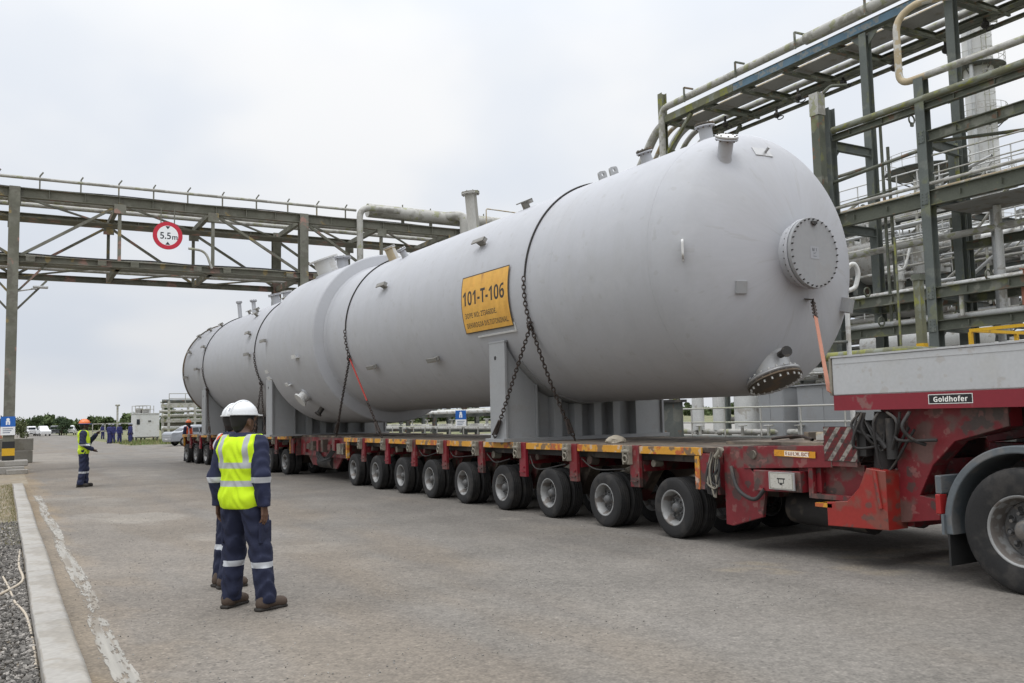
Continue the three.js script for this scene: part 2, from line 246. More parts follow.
  const nx = xs.length; for (let j = 0; j < zs.length - 1; j++) for (let i = 0; i < nx - 1; i++) { const a = j * nx + i; idx.push(a, a + 1, a + nx, a + 1, a + nx + 1, a + nx); }
  const rg = new THREE.BufferGeometry(); rg.setAttribute('position', new THREE.Float32BufferAttribute(pos, 3)); rg.setAttribute('uv', new THREE.Float32BufferAttribute(uvs, 2)); rg.setAttribute('color', new THREE.Float32BufferAttribute(col, 3)); rg.setIndex(idx); rg.computeVertexNormals();
  structure('road', rg, M.road);
  // strip left of the kerb: soil, then gravel
  const strip = (x0, x1, z0, z1, y, m, n) => { const q = new THREE.PlaneGeometry(x1 - x0, Math.abs(z1 - z0), 2, 12).rotateX(-Math.PI / 2).translate((x0 + x1) / 2, y, (z0 + z1) / 2); const pp = q.attributes.position; for (let i = 0; i < pp.count; i++) q.attributes.uv.setXY(i, pp.getX(i), pp.getZ(i)); return structure(n, q, m); };
  strip(-12, 0.3, 8, -28.6, 0.03, M.dirt, 'verge'); strip(-12, 0.64, -28.6, -60, 0.004, M.dirt, 'verge');
  strip(8.6, 60, -76, -140, 0.004, M.field, 'verge');
  // kerb: rounded upper edges, slightly uneven line, tapering down at its far end
  const kp = [[0.235, -0.02], [0.235, 0.105], [0.25, 0.122], [0.44, 0.125], [0.475, 0.11], [0.515, -0.02]], kpos = [], kidx = [], kz = []; for (let z = 8; z >= -27.2; z -= 0.4) kz.push(z); kz.push(-27.8, -28.4, -28.9);
  kz.forEach((z, j) => { const drop = z < -27.2 ? clamp((-27.2 - z) / 1.7) * 0.1 : 0; for (const [x, y] of kp) kpos.push(x + 0.006 * Math.sin(z * 0.9) + rr(-0.003, 0.003), Math.max(-0.02, y - (y > 0 ? drop : 0) + rr(-0.003, 0.003)), z); });
  for (let j = 0; j < kz.length - 1; j++) for (let i = 0; i < kp.length - 1; i++) { const a = j * kp.length + i, b = a + kp.length; kidx.push(a, b, a + 1, a + 1, b, b + 1); }
  const e = kz.length - 1; for (let i = 1; i < kp.length - 1; i++) kidx.push(e * kp.length, e * kp.length + i + 1, e * kp.length + i);
  const kg = new THREE.BufferGeometry(); kg.setAttribute('position', new THREE.Float32BufferAttribute(kpos, 3)); kg.setIndex(kidx); kg.computeVertexNormals(); structure('kerb', metres(kg), M.concrete);
  // worn white edge line: one strip of paint, ragged and flaked through
  const la = dataTex(1024, (u, v) => { const e = Math.abs(u - 0.5) * 2, n = fbm(u * 5, v * 120, 41, 5), q = fbm(u * 9, v * 420, 45, 4), w = fbm(u * 1.2, v * 26, 48, 3); const a = 255 * 0.85 * smooth(0.32, 0.62, 1.0 - 0.6 * e * e * e * e - 0.34 * smooth(0.42, 0.7, n) - 0.4 * smooth(0.55, 0.7, q) - 0.3 * smooth(0.5, 0.64, w)); return [a, a, a]; }, false);
  const lc = dataTex(512, (u, v) => { const m = 0.8 + 0.4 * fbm(u * 6, v * 60, 61, 5), d = smooth(0.45, 0.62, fbm(u * 3, v * 40, 67, 4)); return [mix(0.33, 0.25, d) * m, mix(0.313, 0.222, d) * m, mix(0.28, 0.185, d) * m].map(toS); });
  const ln = new THREE.PlaneGeometry(0.17, 30, 1, 60).rotateX(-Math.PI / 2).translate(0.715, 0.004, -8.8); { const p = ln.attributes.position; for (let i = 0; i < p.count; i++) p.setX(i, p.getX(i) + 0.012 * Math.sin(p.getZ(i) * 1.1)); }
  structure('road_line', ln, new THREE.MeshStandardMaterial({ map: lc, alphaMap: la, transparent: true, roughness: 0.9 }));
  // gravel and dry grass behind the kerb, loose grit on the road
  const dummy = new THREE.Object3D(), stone = new THREE.IcosahedronGeometry(1, 0); { const p2 = stone.attributes.position; for (let i = 0; i < p2.count; i++) { const k = 0.75 + 0.5 * hash3(Math.round(p2.getX(i) * 50), Math.round(p2.getY(i) * 50), Math.round(p2.getZ(i) * 50)); p2.setXYZ(i, p2.getX(i) * k, p2.getY(i) * k * 0.7, p2.getZ(i) * k); } stone.computeVertexNormals(); }
  const scatter = (name, geo, mat, count, place, label, category) => { const m = new THREE.InstancedMesh(geo, mat, count); m.name = numbered(name); const c = new THREE.Color(); for (let i = 0; i < count; i++) { const t = place(dummy, i); dummy.updateMatrix(); m.setMatrixAt(i, dummy.matrix); m.setColorAt(i, c.setRGB(...t)); } m.castShadow = m.receiveShadow = true; scene.add(m); return tag(m, label, category, null, 'stuff'); };
  scatter('gravel', stone, plain([0.85, 0.85, 0.85], 0.95), 26000, (d) => { const z = -5.5 - 11.5 * Math.pow(rnd(), 1.15), near = rnd(); d.position.set(0.215 - 1.7 * near * near, 0.034 + rr(0, 0.02), z); const s = rr(0.006, 0.02) * (rnd() < 0.08 ? 1.7 : 1); d.scale.set(s, s * rr(0.6, 1), s * rr(0.8, 1.3)); d.rotation.set(rr(0, 6), rr(0, 6), rr(0, 6)); const k = rnd() < 0.15 ? rr(0.25, 0.42) : rr(0.05, 0.22); return [k * 1.08, k, k * 0.9]; }, 'grey gravel lying behind the kerb at the lower left', 'gravel');
  const blade = new THREE.BufferGeometry(); blade.setAttribute('position', new THREE.Float32BufferAttribute([-0.5, 0, 0, 0.5, 0, 0, 0.3, 0.6, 0.1, -0.3, 0.6, 0.1, 0, 1, 0.35], 3)); blade.setIndex([0, 1, 2, 0, 2, 3, 3, 2, 4]); blade.computeVertexNormals();
  const bladeM = plain([1, 1, 1], 0.9, 0, { side: THREE.DoubleSide });
  scatter('dry_grass', blade, bladeM, 9000, (d) => { const z = rr(-13.5, -28.4), x = 0.215 - 1.4 * Math.pow(rnd(), 1.5); d.position.set(x, 0.028, z); const h = rr(0.02, 0.075); d.scale.set(rr(0.004, 0.008), h, h); d.rotation.set(rr(-0.5, 0.5), rr(0, 6.3), rr(-0.3, 0.3)); const t = rnd(); return t < 0.5 ? [0.13, 0.14, 0.05] : [0.28, 0.23, 0.12]; }, 'short dry grass behind the far part of the kerb', 'grass');
  scatter('verge_grass', blade, bladeM, 7000, (d) => { d.position.set(rr(8.7, 26), 0.004, rr(-76.2, -96)); const h = rr(0.1, 0.35); d.scale.set(rr(0.03, 0.06), h, h); d.rotation.set(rr(-0.4, 0.4), rr(0, 6.3), rr(-0.3, 0.3)); const t = rnd(); return t < 0.65 ? [0.12, 0.16, 0.045] : [0.26, 0.23, 0.11]; }, 'green and straw grass around the white cabin', 'grass');
  scatter('loose_grit', stone, plain([1, 1, 1], 0.95), 2600, (d) => { const z = -5.4 - 26 * Math.pow(rnd(), 1.6), x = 0.6 + 7 * Math.pow(rnd(), 1.3); d.position.set(x, 0.003, z); const s = rr(0.003, 0.009); d.scale.set(s, s * 0.8, s); d.rotation.set(rr(0, 6), rr(0, 6), rr(0, 6)); const k = rr(0.1, 0.34); return [k * 1.05, k, k * 0.92]; }, 'loose grit scattered over the road', 'grit');
}
// ------------------------------------------------------------------ the vessel on its saddles
const VP = [9.0, 1.2, -17.5], VT = 0.0413, AY = 2.5265, R1 = 1.906, R2 = 1.94, RB = 2.2;
const vessel = thing('pressure_vessel', 'huge grey horizontal steel vessel carried on the red heavy trailers', 'vessel', VP, VT);
const radius = (s) => (s > 8.75 ? R2 : s > 4.1 ? (s > 8.0 ? mix(RB, R2, (s - 8.0) / 0.75) : RB) : R1);
const rad = (d) => (d * Math.PI) / 180;
// frame on the shell: y outwards, z along the axis towards the camera end
function shellFrame(s, ang, lift = 0, R = radius(s)) {
  const a = rad(ang), o = V(-Math.cos(a), Math.sin(a), 0), z = V(0, 0, 1), x = V().crossVectors(o, z);
  return new THREE.Matrix4().makeBasis(x, o, z).setPosition(o.x * (R + lift), AY + o.y * (R + lift), -s);
}
{
  const ringed = (profile, seg = 128) => { // profile of [radius, s]
    const g = new THREE.LatheGeometry(profile.map(([r, s]) => new THREE.Vector2(r, -s)), seg), uv = g.attributes.uv, p = g.attributes.position;
    for (let i = 0; i < uv.count; i++) uv.setXY(i, uv.getX(i) * 12, p.getY(i));
    return g.rotateX(Math.PI / 2).translate(0, AY, 0);
  };
  const sect = (s0, s1, n) => Array.from({ length: n + 1 }, (_, i) => { const s = mix(s0, s1, i / n); return [radius(s), s]; });
  part('main_shell', ringed([[R1, 4.0], [R1, 2], [R1, 0], [R1, -4], [R1, -8.2]]), M.tank, vessel);
  part('step_ring', ringed([[RB - 0.012, 4.07], [RB - 0.03, 4.06], [R1 + 0.045, 4.015]]), M.tank, vessel, 'upright step ring where the shell narrows');
  part('step_fillet', ringed([[R1 + 0.045, 4.02], [R1 + 0.012, 3.99], [R1 + 0.001, 3.9]]), M.tank, vessel); part('step_edge', ringed([[RB, 4.14], [RB + 0.014, 4.13], [RB + 0.014, 4.085], [RB - 0.012, 4.07]]), M.tank, vessel);
  for (const s of [4.12, 8.02, 8.76]) part('weld_seam', new THREE.TorusGeometry(radius(s) - 0.001, 0.009, 5, 120).translate(0, AY, -s), M.tank, vessel);
  part('wide_shell', ringed([[RB, 8.0], [RB, 4.14]]), M.tank, vessel);
  part('flared_skirt', ringed([[R2, 9.5], [R2, 8.75], [R2 + 0.03, 8.62], [RB - 0.02, 8.1], [RB, 8.0]]), M.tank, vessel);
  part('skirt', ringed([[R2 - 0.03, 20], [R2, 20], [R2, 15], [R2, 9.5]]), M.tank, vessel);
  part('base_ring', ringed([[R2 - 0.1, 20.05], [R2 + 0.045, 20.05], [R2 + 0.045, 19.99], [R2 - 0.1, 19.99]]), M.flangeRust, vessel, 'dark edge ring at the far end');
  part('end_closure', ringed([[0.001, 19.2], [1.0, 19.3], [R2 - 0.05, 19.9]], 64), M.tank, vessel);
  const head = [[R1, -8.2]]; for (let i = 1; i <= 28; i++) { const k = (i / 28) * Math.PI / 2; head.push([Math.max(0.001, R1 * Math.cos(k)), -8.2 - Math.sin(k)]); }
  part('dished_head', ringed(head), M.tank, vessel);
  for (const s of [-8.2, -5.9, -3.4, -1.0, 1.6, 6.6, 12.2, 14.8, 17.6]) { const R = radius(s); part('weld_seam', new THREE.TorusGeometry(R - 0.001, 0.004, 5, 120).scale(1, 1, 2.2).translate(0, AY, -s), M.tank, vessel); }

  // big blanked nozzle in the middle of the dished head
  const mw = sub('head_nozzle', vessel, [-0.02, AY - 0.03, 9.12]);
  const lay = (g) => g.rotateX(Math.PI / 2);
  part('neck', lay(turned([[0.50, -0.14], [0.455, -0.07], [0.435, 0.0], [0.42, 0.17], [0.42, 0.19]], 64)), M.tank, mw);
  part('flange', lay(turned([[0.43, 0.18], [0.475, 0.18], [0.48, 0.185], [0.48, 0.225], [0.475, 0.23], [0.4, 0.23]], 64)), M.tank, mw);
  part('gasket', lay(turned([[0.42, 0.2305], [0.452, 0.2305], [0.452, 0.2435], [0.42, 0.2435]], 64)), M.flangeRust, mw);
  part('blind_cover', lay(turned([[0.4, 0.244], [0.475, 0.244], [0.48, 0.249], [0.48, 0.287], [0.474, 0.294], [0.001, 0.294]], 64)), M.saddle, mw);
  const b = [], hexa = new THREE.CylinderGeometry(0.0105, 0.0105, 0.026, 6).rotateX(Math.PI / 2);
  for (let i = 0; i < 32; i++) { const a = (i / 32) * 2 * Math.PI; b.push(moved(hexa, 0.455 * Math.cos(a), 0.455 * Math.sin(a), 0.305)); b.push(moved(hexa, 0.455 * Math.cos(a), 0.455 * Math.sin(a), 0.168)); }
  stuff(part('cover_bolts', b, M.blackSteel, mw));
  part('lifting_eye', [box(0.1, 0.04, 0.03, 0, 0.405, 0.31), new THREE.TorusGeometry(0.025, 0.008, 6, 12).translate(0, 0.39, 0.315)], M.blackSteel, mw);
  const mark = canvasTex(128, 128, (x, w) => { x.fillStyle = '#96989c'; x.fillRect(0, 0, w, w); x.fillStyle = '#35363a'; x.font = 'bold 44px sans-serif'; x.textAlign = 'center'; x.fillText('M 1', 64, 50); x.font = '30px sans-serif'; x.fillText('24"', 64, 82); x.fillRect(40, 98, 50, 5); });
  part('stencil_mark', new THREE.PlaneGeometry(0.17, 0.17).translate(0.0, 0.0, 0.2965), new THREE.MeshStandardMaterial({ map: mark, roughness: 0.6 }), mw);

  // nozzle: neck, flange and blank, with bolts, standing on the shell (or on any frame)
  const nozzle = (frame, len, r, fr, mat = M.tank, fmat = M.tank, skirt = true) => {
    const o = sub('nozzle', vessel); o.applyMatrix4(frame);
    part('neck', turned([[r * (skirt ? 1.45 : 1), -0.16], [r * (skirt ? 1.25 : 1), -0.02], [r, 0.05], [r, len - 0.06]], 24), mat, o);
    part('flange', turned([[r * 0.9, len - 0.06], [fr, len - 0.06], [fr, len - 0.034], [r * 0.9, len - 0.034]], 28), mat, o);
    part('cover', turned([[r * 0.9, len - 0.03], [fr, len - 0.03], [fr, len - 0.004], [fr - 0.006, len], [0.001, len]], 28), fmat, o);
    const q = []; for (let i = 0; i < 8; i++) { const a = i * Math.PI / 4 + 0.2; q.push(new THREE.CylinderGeometry(0.012, 0.012, 0.09, 6).translate((fr - 0.025) * Math.cos(a), len - 0.032, (fr - 0.025) * Math.sin(a))); }
    stuff(part('flange_bolts', q, M.flangeRust, o));
    return o;
  };
  nozzle(shellFrame(18.18, 85), 0.76, 0.075, 0.12); nozzle(shellFrame(16.24, 85), 0.58, 0.075, 0.13);
  nozzle(shellFrame(12.4, 75), 0.36, 0.15, 0.22); nozzle(shellFrame(11.75, 80), 0.34, 0.13, 0.19, M.tank, M.white);
  nozzle(shellFrame(7.1, 85), 0.46, 0.17, 0.26);
  nozzle(shellFrame(2.3, 66), 0.34, 0.13, 0.15, M.pipeTan, M.tankBare, false);
  nozzle(shellFrame(-0.56, 85), 0.92, 0.13, 0.2, M.pipe, M.pipe);
  nozzle(shellFrame(1.05, 56), 0.22, 0.075, 0.11);
  nozzle(shellFrame(-6.86, 70), 0.2, 0.09, 0.13, M.tank, M.flangeRust);
  nozzle(shellFrame(-7.84, 80), 0.28, 0.1, 0.15, M.tank, M.flangeRust);
  const headFrame = (x, y, out, lift = 0) => { // on the dished head at local x, y from the axis
    const rho = Math.hypot(x, y), z = 8.2 + Math.sqrt(Math.max(0, 1 - (rho / R1) ** 2)), o = out ? V(...out).normalize() : V(x / R1 ** 2, y / R1 ** 2, z - 8.2).normalize();
    const e = Math.abs(o.y) > 0.9 ? V(0, 0, 1) : V(0, 1, 0), xx = V().crossVectors(o, e).normalize(), zz = V().crossVectors(xx, o);
    return new THREE.Matrix4().makeBasis(xx, o, zz).setPosition(x + o.x * lift, AY + y + o.y * lift, z + o.z * lift);
  };
  nozzle(headFrame(-0.91, 1.35, [-0.2, 0.88, 0.42], -0.06), 0.34, 0.1, 0.155, M.tank, M.white);
  { // oblique outlet nozzle low on the head
    const o = sub('outlet_nozzle', vessel); o.applyMatrix4(headFrame(-0.17, -1.62, [0.02, -0.92, 0.39], -0.33));
    part('neck', turned([[0.46, -0.1], [0.34, 0.08], [0.29, 0.22], [0.28, 0.4]], 40), M.tankBare, o);
    part('flange', turned([[0.28, 0.36], [0.38, 0.36], [0.38, 0.41], [0.28, 0.41]], 40), M.tankBare, o);
    part('cover', turned([[0.28, 0.425], [0.38, 0.425], [0.38, 0.465], [0.001, 0.465]], 40), M.flangeRust, o, 'rusty brown blank cover');
    const q = []; for (let i = 0; i < 20; i++) { const a = (i / 20) * 2 * Math.PI; q.push(new THREE.CylinderGeometry(0.014, 0.014, 0.17, 6).translate(0.35 * Math.cos(a), 0.415, 0.35 * Math.sin(a))); }
    stuff(part('cover_bolts', q, M.pipeWhite, o));
    part('vent_stub', [rod([0.1, 0.2, 0.33], [0.18, 0.24, 0.5], 0.05), rod([0.18, 0.24, 0.5], [0.19, 0.245, 0.52], 0.075)], M.blackSteel, o);
  }
  // clips, lugs and pads
  const on = (name, frame, geo, mat) => { const m = part(name, geo, mat, vessel); m.applyMatrix4(frame); return m; };
  const clip = merge([box(0.03, 0.13, 0.2, 0, 0.06, 0), box(0.09, 0.02, 0.42, 0, 0.135, 0), box(0.09, 0.07, 0.03, 0, 0.1, 0.195)]);
  for (const [s, a] of [[-3.4, 32], [-3.69, 64], [0.67, 24], [1.41, -28], [-1.59, -29], [8.08, 5], [10.9, 20], [10.6, 0], [16.9, 21], [17.4, -2], [11.63, 44], [12.6, 56], [14.2, 62], [16.9, 52], [18.4, 50], [19.3, 42], [19.2, 20], [19.4, -8], [9.6, 55]]) on('clip', shellFrame(s, a), clip, M.vesselGrey);
  for (const s of [-5.55, -5.85]) on('lifting_lug', shellFrame(s, 75), lugShape(0.17, 0.15, 0.04, 0.03), M.tankBare);
  function lugShape(w, h, t, hole) { const sh = new THREE.Shape(); sh.moveTo(-w / 2, -0.05); sh.lineTo(w / 2, -0.05); sh.lineTo(w / 2, h * 0.6); sh.quadraticCurveTo(w / 2, h, w / 4, h); sh.lineTo(-w / 4, h); sh.quadraticCurveTo(-w / 2, h, -w / 2, h * 0.6); sh.closePath(); const p = new THREE.Path(); p.absellipse(0, h * 0.6, hole, hole, 0, Math.PI * 2); sh.holes.push(p); return new THREE.ExtrudeGeometry(sh, { depth: t, bevelEnabled: false, curveSegments: 10 }).translate(0, 0, -t / 2); }
  // the big white lifting trunnion on the wide shell and its lower twin
  for (const [s, a] of [[6.6, 68], [6.05, -40]]) {
    const o = sub('trunnion', vessel); o.applyMatrix4(shellFrame(s, a));
    const k = a > 0 ? 1 : 0.5;
    part('stub', new THREE.CylinderGeometry(0.3 * k, 0.3 * k, 0.42 * k, 32).translate(0, 0.2 * k, 0), M.white, o);
    part('end_plate', new THREE.CylinderGeometry(0.42 * k, 0.42 * k, 0.04, 32).translate(0, 0.43 * k, 0), M.white, o);
    part('reinforcing_pad', new THREE.CylinderGeometry(0.36 * k, 0.4 * k, 0.06, 32).translate(0, 0.0, 0), M.tank, o);
  }
  on('stub_pipe', shellFrame(5.9, -54), merge([new THREE.CylinderGeometry(0.07, 0.07, 0.2, 16).translate(0, 0.1, 0), new THREE.CylinderGeometry(0.1, 0.1, 0.03, 16).translate(0, 0.2, 0)]), M.blackSteel);
  for (const [s, a, w] of [[5.4, -12, 0.3], [8.4, -19, 0.26], [8.2, -24, 0.26], [6.7, -30, 0.22]]) on('support_bracket', shellFrame(s, a), merge([box(0.02, 0.1, w, 0, 0.05, 0), box(0.1, 0.02, w, 0.04, 0.1, 0)]), M.white);
  on('tailing_lug', headFrame(-1.69, 0), merge([lugShape(0.24, 0.16, 0.03, 0.03).rotateY(Math.PI / 2).rotateY(0), box(0.02, 0.015, 0.3, 0, 0.004, 0)]), M.white);
  on('name_bracket', headFrame(-1.01, -0.5), box(0.16, 0.03, 0.17, 0, 0.012, 0, 0.005), M.saddle);
  on('earthing_boss', headFrame(-0.27, 1.47), merge([box(0.3, 0.02, 0.16, 0, 0, 0, 0.006), new THREE.CylinderGeometry(0.02, 0.02, 0.1, 10).translate(-0.05, 0.05, 0)]), M.tankBare);
  on('side_bracket', headFrame(1.2, -0.62), box(0.3, 0.12, 0.2, 0, 0.05, 0), M.saddle);
  on('strap_lug', headFrame(0.1, -0.62), lugShape(0.1, 0.1, 0.02, 0.018), M.blackSteel);

  // yellow tag board, bent to the shell
  const T0 = 12.5, T1 = -18.5, S0 = -3.1, S1 = -4.72, NB = 10, pos = [], uvs = [], idx = [];
  for (let i = 0; i <= NB; i++) for (let j = 0; j <= 1; j++) { const f = shellFrame(mix(S0, S1, j), mix(T1, T0, i / NB), 0.03); pos.push(f.elements[12], f.elements[13], f.elements[14]); uvs.push(j, i / NB); }
  for (let i = 0; i < NB; i++) { const a = i * 2; idx.push(a, a + 1, a + 3, a, a + 3, a + 2); }
  const tg = new THREE.BufferGeometry(); tg.setAttribute('position', new THREE.Float32BufferAttribute(pos, 3)); tg.setAttribute('uv', new THREE.Float32BufferAttribute(uvs, 2)); tg.setIndex(idx); tg.computeVertexNormals();
  const tt = canvasTex(1024, 640, (x, w, h) => {
    x.fillStyle = '#d6a347'; x.fillRect(0, 0, w, h);
    for (let i = 0; i < 900; i++) { x.fillStyle = `rgba(${rnd() < 0.5 ? '255,200,90' : '150,95,25'},${rr(0.01, 0.07)})`; const q = rr(5, 90); x.fillRect(rr(-20, w), rr(-20, h), q, q * rr(0.3, 2.5)); }
    for (const [px, py, ww, hh, a] of [[430, 0, 60, 100, 0.45], [445, 20, 30, 120, 0.3], [820, 0, 90, 160, 0.1]]) { const g = x.createLinearGradient(0, py, 0, py + hh); g.addColorStop(0, `rgba(130,90,60,${a})`); g.addColorStop(1, 'rgba(150,100,60,0)'); x.fillStyle = g; x.fillRect(px, py, ww, hh); }
    x.strokeStyle = '#3a2f1c'; x.lineWidth = 14; x.strokeRect(5, 5, w - 10, h - 10);
    x.fillStyle = '#2b2723'; x.textBaseline = 'middle';
    x.font = 'bold 215px sans-serif'; const tw = x.measureText('101-T-106').width; x.save(); x.translate(28, 255); x.scale(920 / tw, 1); x.fillText('101-T-106', 0, 0); x.restore();
    x.fillStyle = '#4a3c25'; x.font = 'bold 78px sans-serif';
    for (const [t, px, py, ww] of [['ЗОРЕ NO: ZT3460DE.', 60, 445, 700], ['DEHAROGDA D/S.TUTONDNAL.', 60, 555, 905]]) { const m = x.measureText(t).width; x.save(); x.translate(px, py); x.scale(ww / m, 1); x.fillText(t, 0, 0); x.restore(); }
  });
  part('tag_board', tg, new THREE.MeshStandardMaterial({ map: tt, roughness: 0.55 }), vessel, 'yellow board lettered 101-T-106');
  on('board_rail', shellFrame(-4.1, -21), merge([box(0.03, 0.03, 1.25, 0, 0.015, 0), box(0.16, 0.02, 0.03, 0.06, 0.01, 0.62)]), M.white);

  // saddles
  const saddle = (sc, R, half, wide) => {
    const o = sub('saddle', vessel, [0, 0, -sc]);
    const top = (x) => AY - Math.sqrt(Math.max(0.01, (R + 0.025) ** 2 - x * x));
    const hp = 1.68;
    part('base_plate', slab(-half - 0.1, half + 0.1, -0.03, 0.03, -wide / 2 - 0.06, wide / 2 + 0.06), M.saddle, o);
    for (const sx of [-1, 1]) {
      const e = plate([[-wide / 2, 0.031], [wide / 2, 0.031], [wide / 2, hp], [-wide / 2, hp]], 0.05, 0.004).rotateY(Math.PI / 2).translate(sx * half, 0, 0);
      const ep = part('end_plate', metres(e), M.saddle, o);
      part('cap_plate', metres(slab(sx * half - (sx > 0 ? 0.25 : 0.03), sx * half + (sx > 0 ? 0.03 : 0.25), hp, hp + 0.03, -wide / 2 - 0.02, wide / 2 + 0.02)), M.saddle, o);
      part('bolt_hole', new THREE.CylinderGeometry(0.035, 0.035, 0.004, 16).rotateZ(Math.PI / 2).translate(sx * (half + 0.0275), 1.42, -0.05), M.black, o);
    }
    const web = [[-half + 0.026, 0.031], [half - 0.026, 0.031]], n = 30;
    for (let i = 0; i <= n; i++) { const x = mix(half - 0.026, -half + 0.026, i / n); web.push([x, Math.min(hp - 0.002, top(x))]); }
    part('web', metres(plate(web, 0.03)), M.saddle, o);
    for (const sx of [-1, 1]) for (const sz of [-1, 1]) { const pts = [[sx * (half - 0.028), 0.031], [sx * 1.14, 0.031]]; for (let i = 0; i <= 10; i++) { const x = mix(1.14, half - 0.028, i / 10); pts.push([sx * x, Math.min(hp - 0.002, top(x))]); } if (sx < 0) pts.reverse(); part('end_box', metres(plate(pts, 0.025).translate(0, 0, sz * (wide / 2 - 0.06))), M.saddle, o); }
    for (const [x, w] of [[-1.12, 0.03], [-0.66, 0.16], [-0.22, 0.16], [0.22, 0.16], [0.66, 0.16], [1.12, 0.03]]) for (const sz of [-1, 1]) part('rib', metres(slab(x - w / 2, x + w / 2, 0.031, top(Math.abs(x) + w / 2) - 0.01, sz * 0.016, sz * (wide / 2 - (w > 0.1 ? 0.04 : 0.02)))), M.saddle, o);
    const arc = 52;
    const pg = [], ns = 40; // curved wear pad, thick strip following the shell
    for (let i = 0; i < ns; i++) { const t = -90 - arc + (2 * arc * (i + 0.5)) / ns, a = rad(t), L = (R * rad(2 * arc)) / ns; pg.push(new THREE.BoxGeometry(0.02, L * 1.02, wide + 0.26).rotateZ(a).translate((R + 0.008) * Math.cos(a), AY + (R + 0.008) * Math.sin(a), 0)); }
    part('wear_pad', pg, M.saddle, o);
    return o;
  };
  saddle(-4.06, R1, 1.76, 0.5); saddle(8.95, R2, 1.8, 0.55); saddle(17.1, R2, 1.8, 0.55);
}

// ------------------------------------------------------------------ chain lashings over the vessel
const linkG = new THREE.TorusGeometry(0.028, 0.0095, 5, 10).scale(1, 1.55, 1);
function chainAlong(pts) { // links laid along a polyline
  const out = [], c = new THREE.CatmullRomCurve3(pts.map((p) => V(...p))), L = c.getLength(), n = Math.round(L / 0.066);
  for (let i = 0; i < n; i++) { const t = (i + 0.5) / n, p = c.getPointAt(t), d = c.getTangentAt(t); const q = new THREE.Quaternion().setFromUnitVectors(V(0, 1, 0), d); out.push(linkG.clone().rotateY((i % 2) * Math.PI / 2 + 0.5).applyQuaternion(q).translate(p.x, p.y, p.z)); }
  return merge(out);
}
function lashing(label, s, R, a0, a1, feet, legMat = [M.chain, M.chain]) {
  const o = thing('lashing_chain', label, 'lashing chain', VP, VT, 'chain lashings over the vessel');
  const P = (ang, lift = 0.02, ds = 0) => { const e = shellFrame(s + ds, ang, lift, R).elements; return [e[12], e[13], e[14]]; };
  const ring = []; for (let a = a0; a <= 200; a += 8) ring.push(P(a, 0.016));
  part('wire_rope', tube(ring, 0.016, 90, 7), M.rope, o);
  const drop = []; for (let a = a0; a >= a1; a -= 4) drop.push(P(a, 0.03)); if (drop.length < 2) drop.push(P(a1, 0.03));
  stuff(part('upper_chain', chainAlong(drop), M.chain, o));
  const k = drop[drop.length - 1];
  part('shackle', [new THREE.TorusGeometry(0.06, 0.018, 6, 14).translate(...k), rod([k[0] - 0.02, k[1] + 0.05, k[2] - 0.07], [k[0] - 0.02, k[1] + 0.05, k[2] + 0.07], 0.018)], M.chain, o);
  feet.forEach((f, i) => {
    const mid = [mix(k[0], f[0], 0.5) - 0.02, mix(k[1], f[1], 0.5) - 0.05, mix(k[2], f[2], 0.5)];
    if (legMat[i] === M.redSling) { const h = [mix(k[0], f[0], 0.55), mix(k[1], f[1], 0.55), mix(k[2], f[2], 0.55)]; part('red_sling', rod(k, h, 0.02, 7), M.redSling, o); stuff(part('leg_chain', chainAlong([h, f]), M.chain, o)); }
    else stuff(part('leg_chain', chainAlong([k, mid, f]), legMat[i], o));
    const t = [mix(k[0], f[0], 0.82), mix(k[1], f[1], 0.82), mix(k[2], f[2], 0.82)], t2 = [mix(k[0], f[0], 0.94), mix(k[1], f[1], 0.94), mix(k[2], f[2], 0.94)];
    part('tensioner', [rod(t, t2, 0.035, 8), rod([t[0] - 0.03, t[1], t[2]], [t2[0] - 0.09, t2[1] - 0.02, t2[2] + 0.03], 0.014, 6)], M.chain, o);
  });
  return o;
}
lashing('rusty chain beside the yellow 101-T-106 board, running down both sides of the nearest saddle', -5.2, R1, 4, -20, [[-1.83, 0.0, 3.98], [-1.1, -0.0, 5.35]]);
lashing('chain with a red sling leg just after the step in the vessel', 2.6, R1, 0, -22, [[-1.4, 0.0, -4.6], [-1.5, 0.0, -1.5]], [M.chain, M.redSling]);
lashing('chain at the flared skirt, ahead of the middle saddle', 10.0, R2, 0, -28, [[-1.72, -0.02, -10.7], [-1.75, -0.02, -9.5]]);
lashing('farthest chain, near the dark end ring of the vessel', 16.7, R2, -2, -26, [[-1.78, -0.02, -17.6], [-1.78, -0.02, -16.3]]);

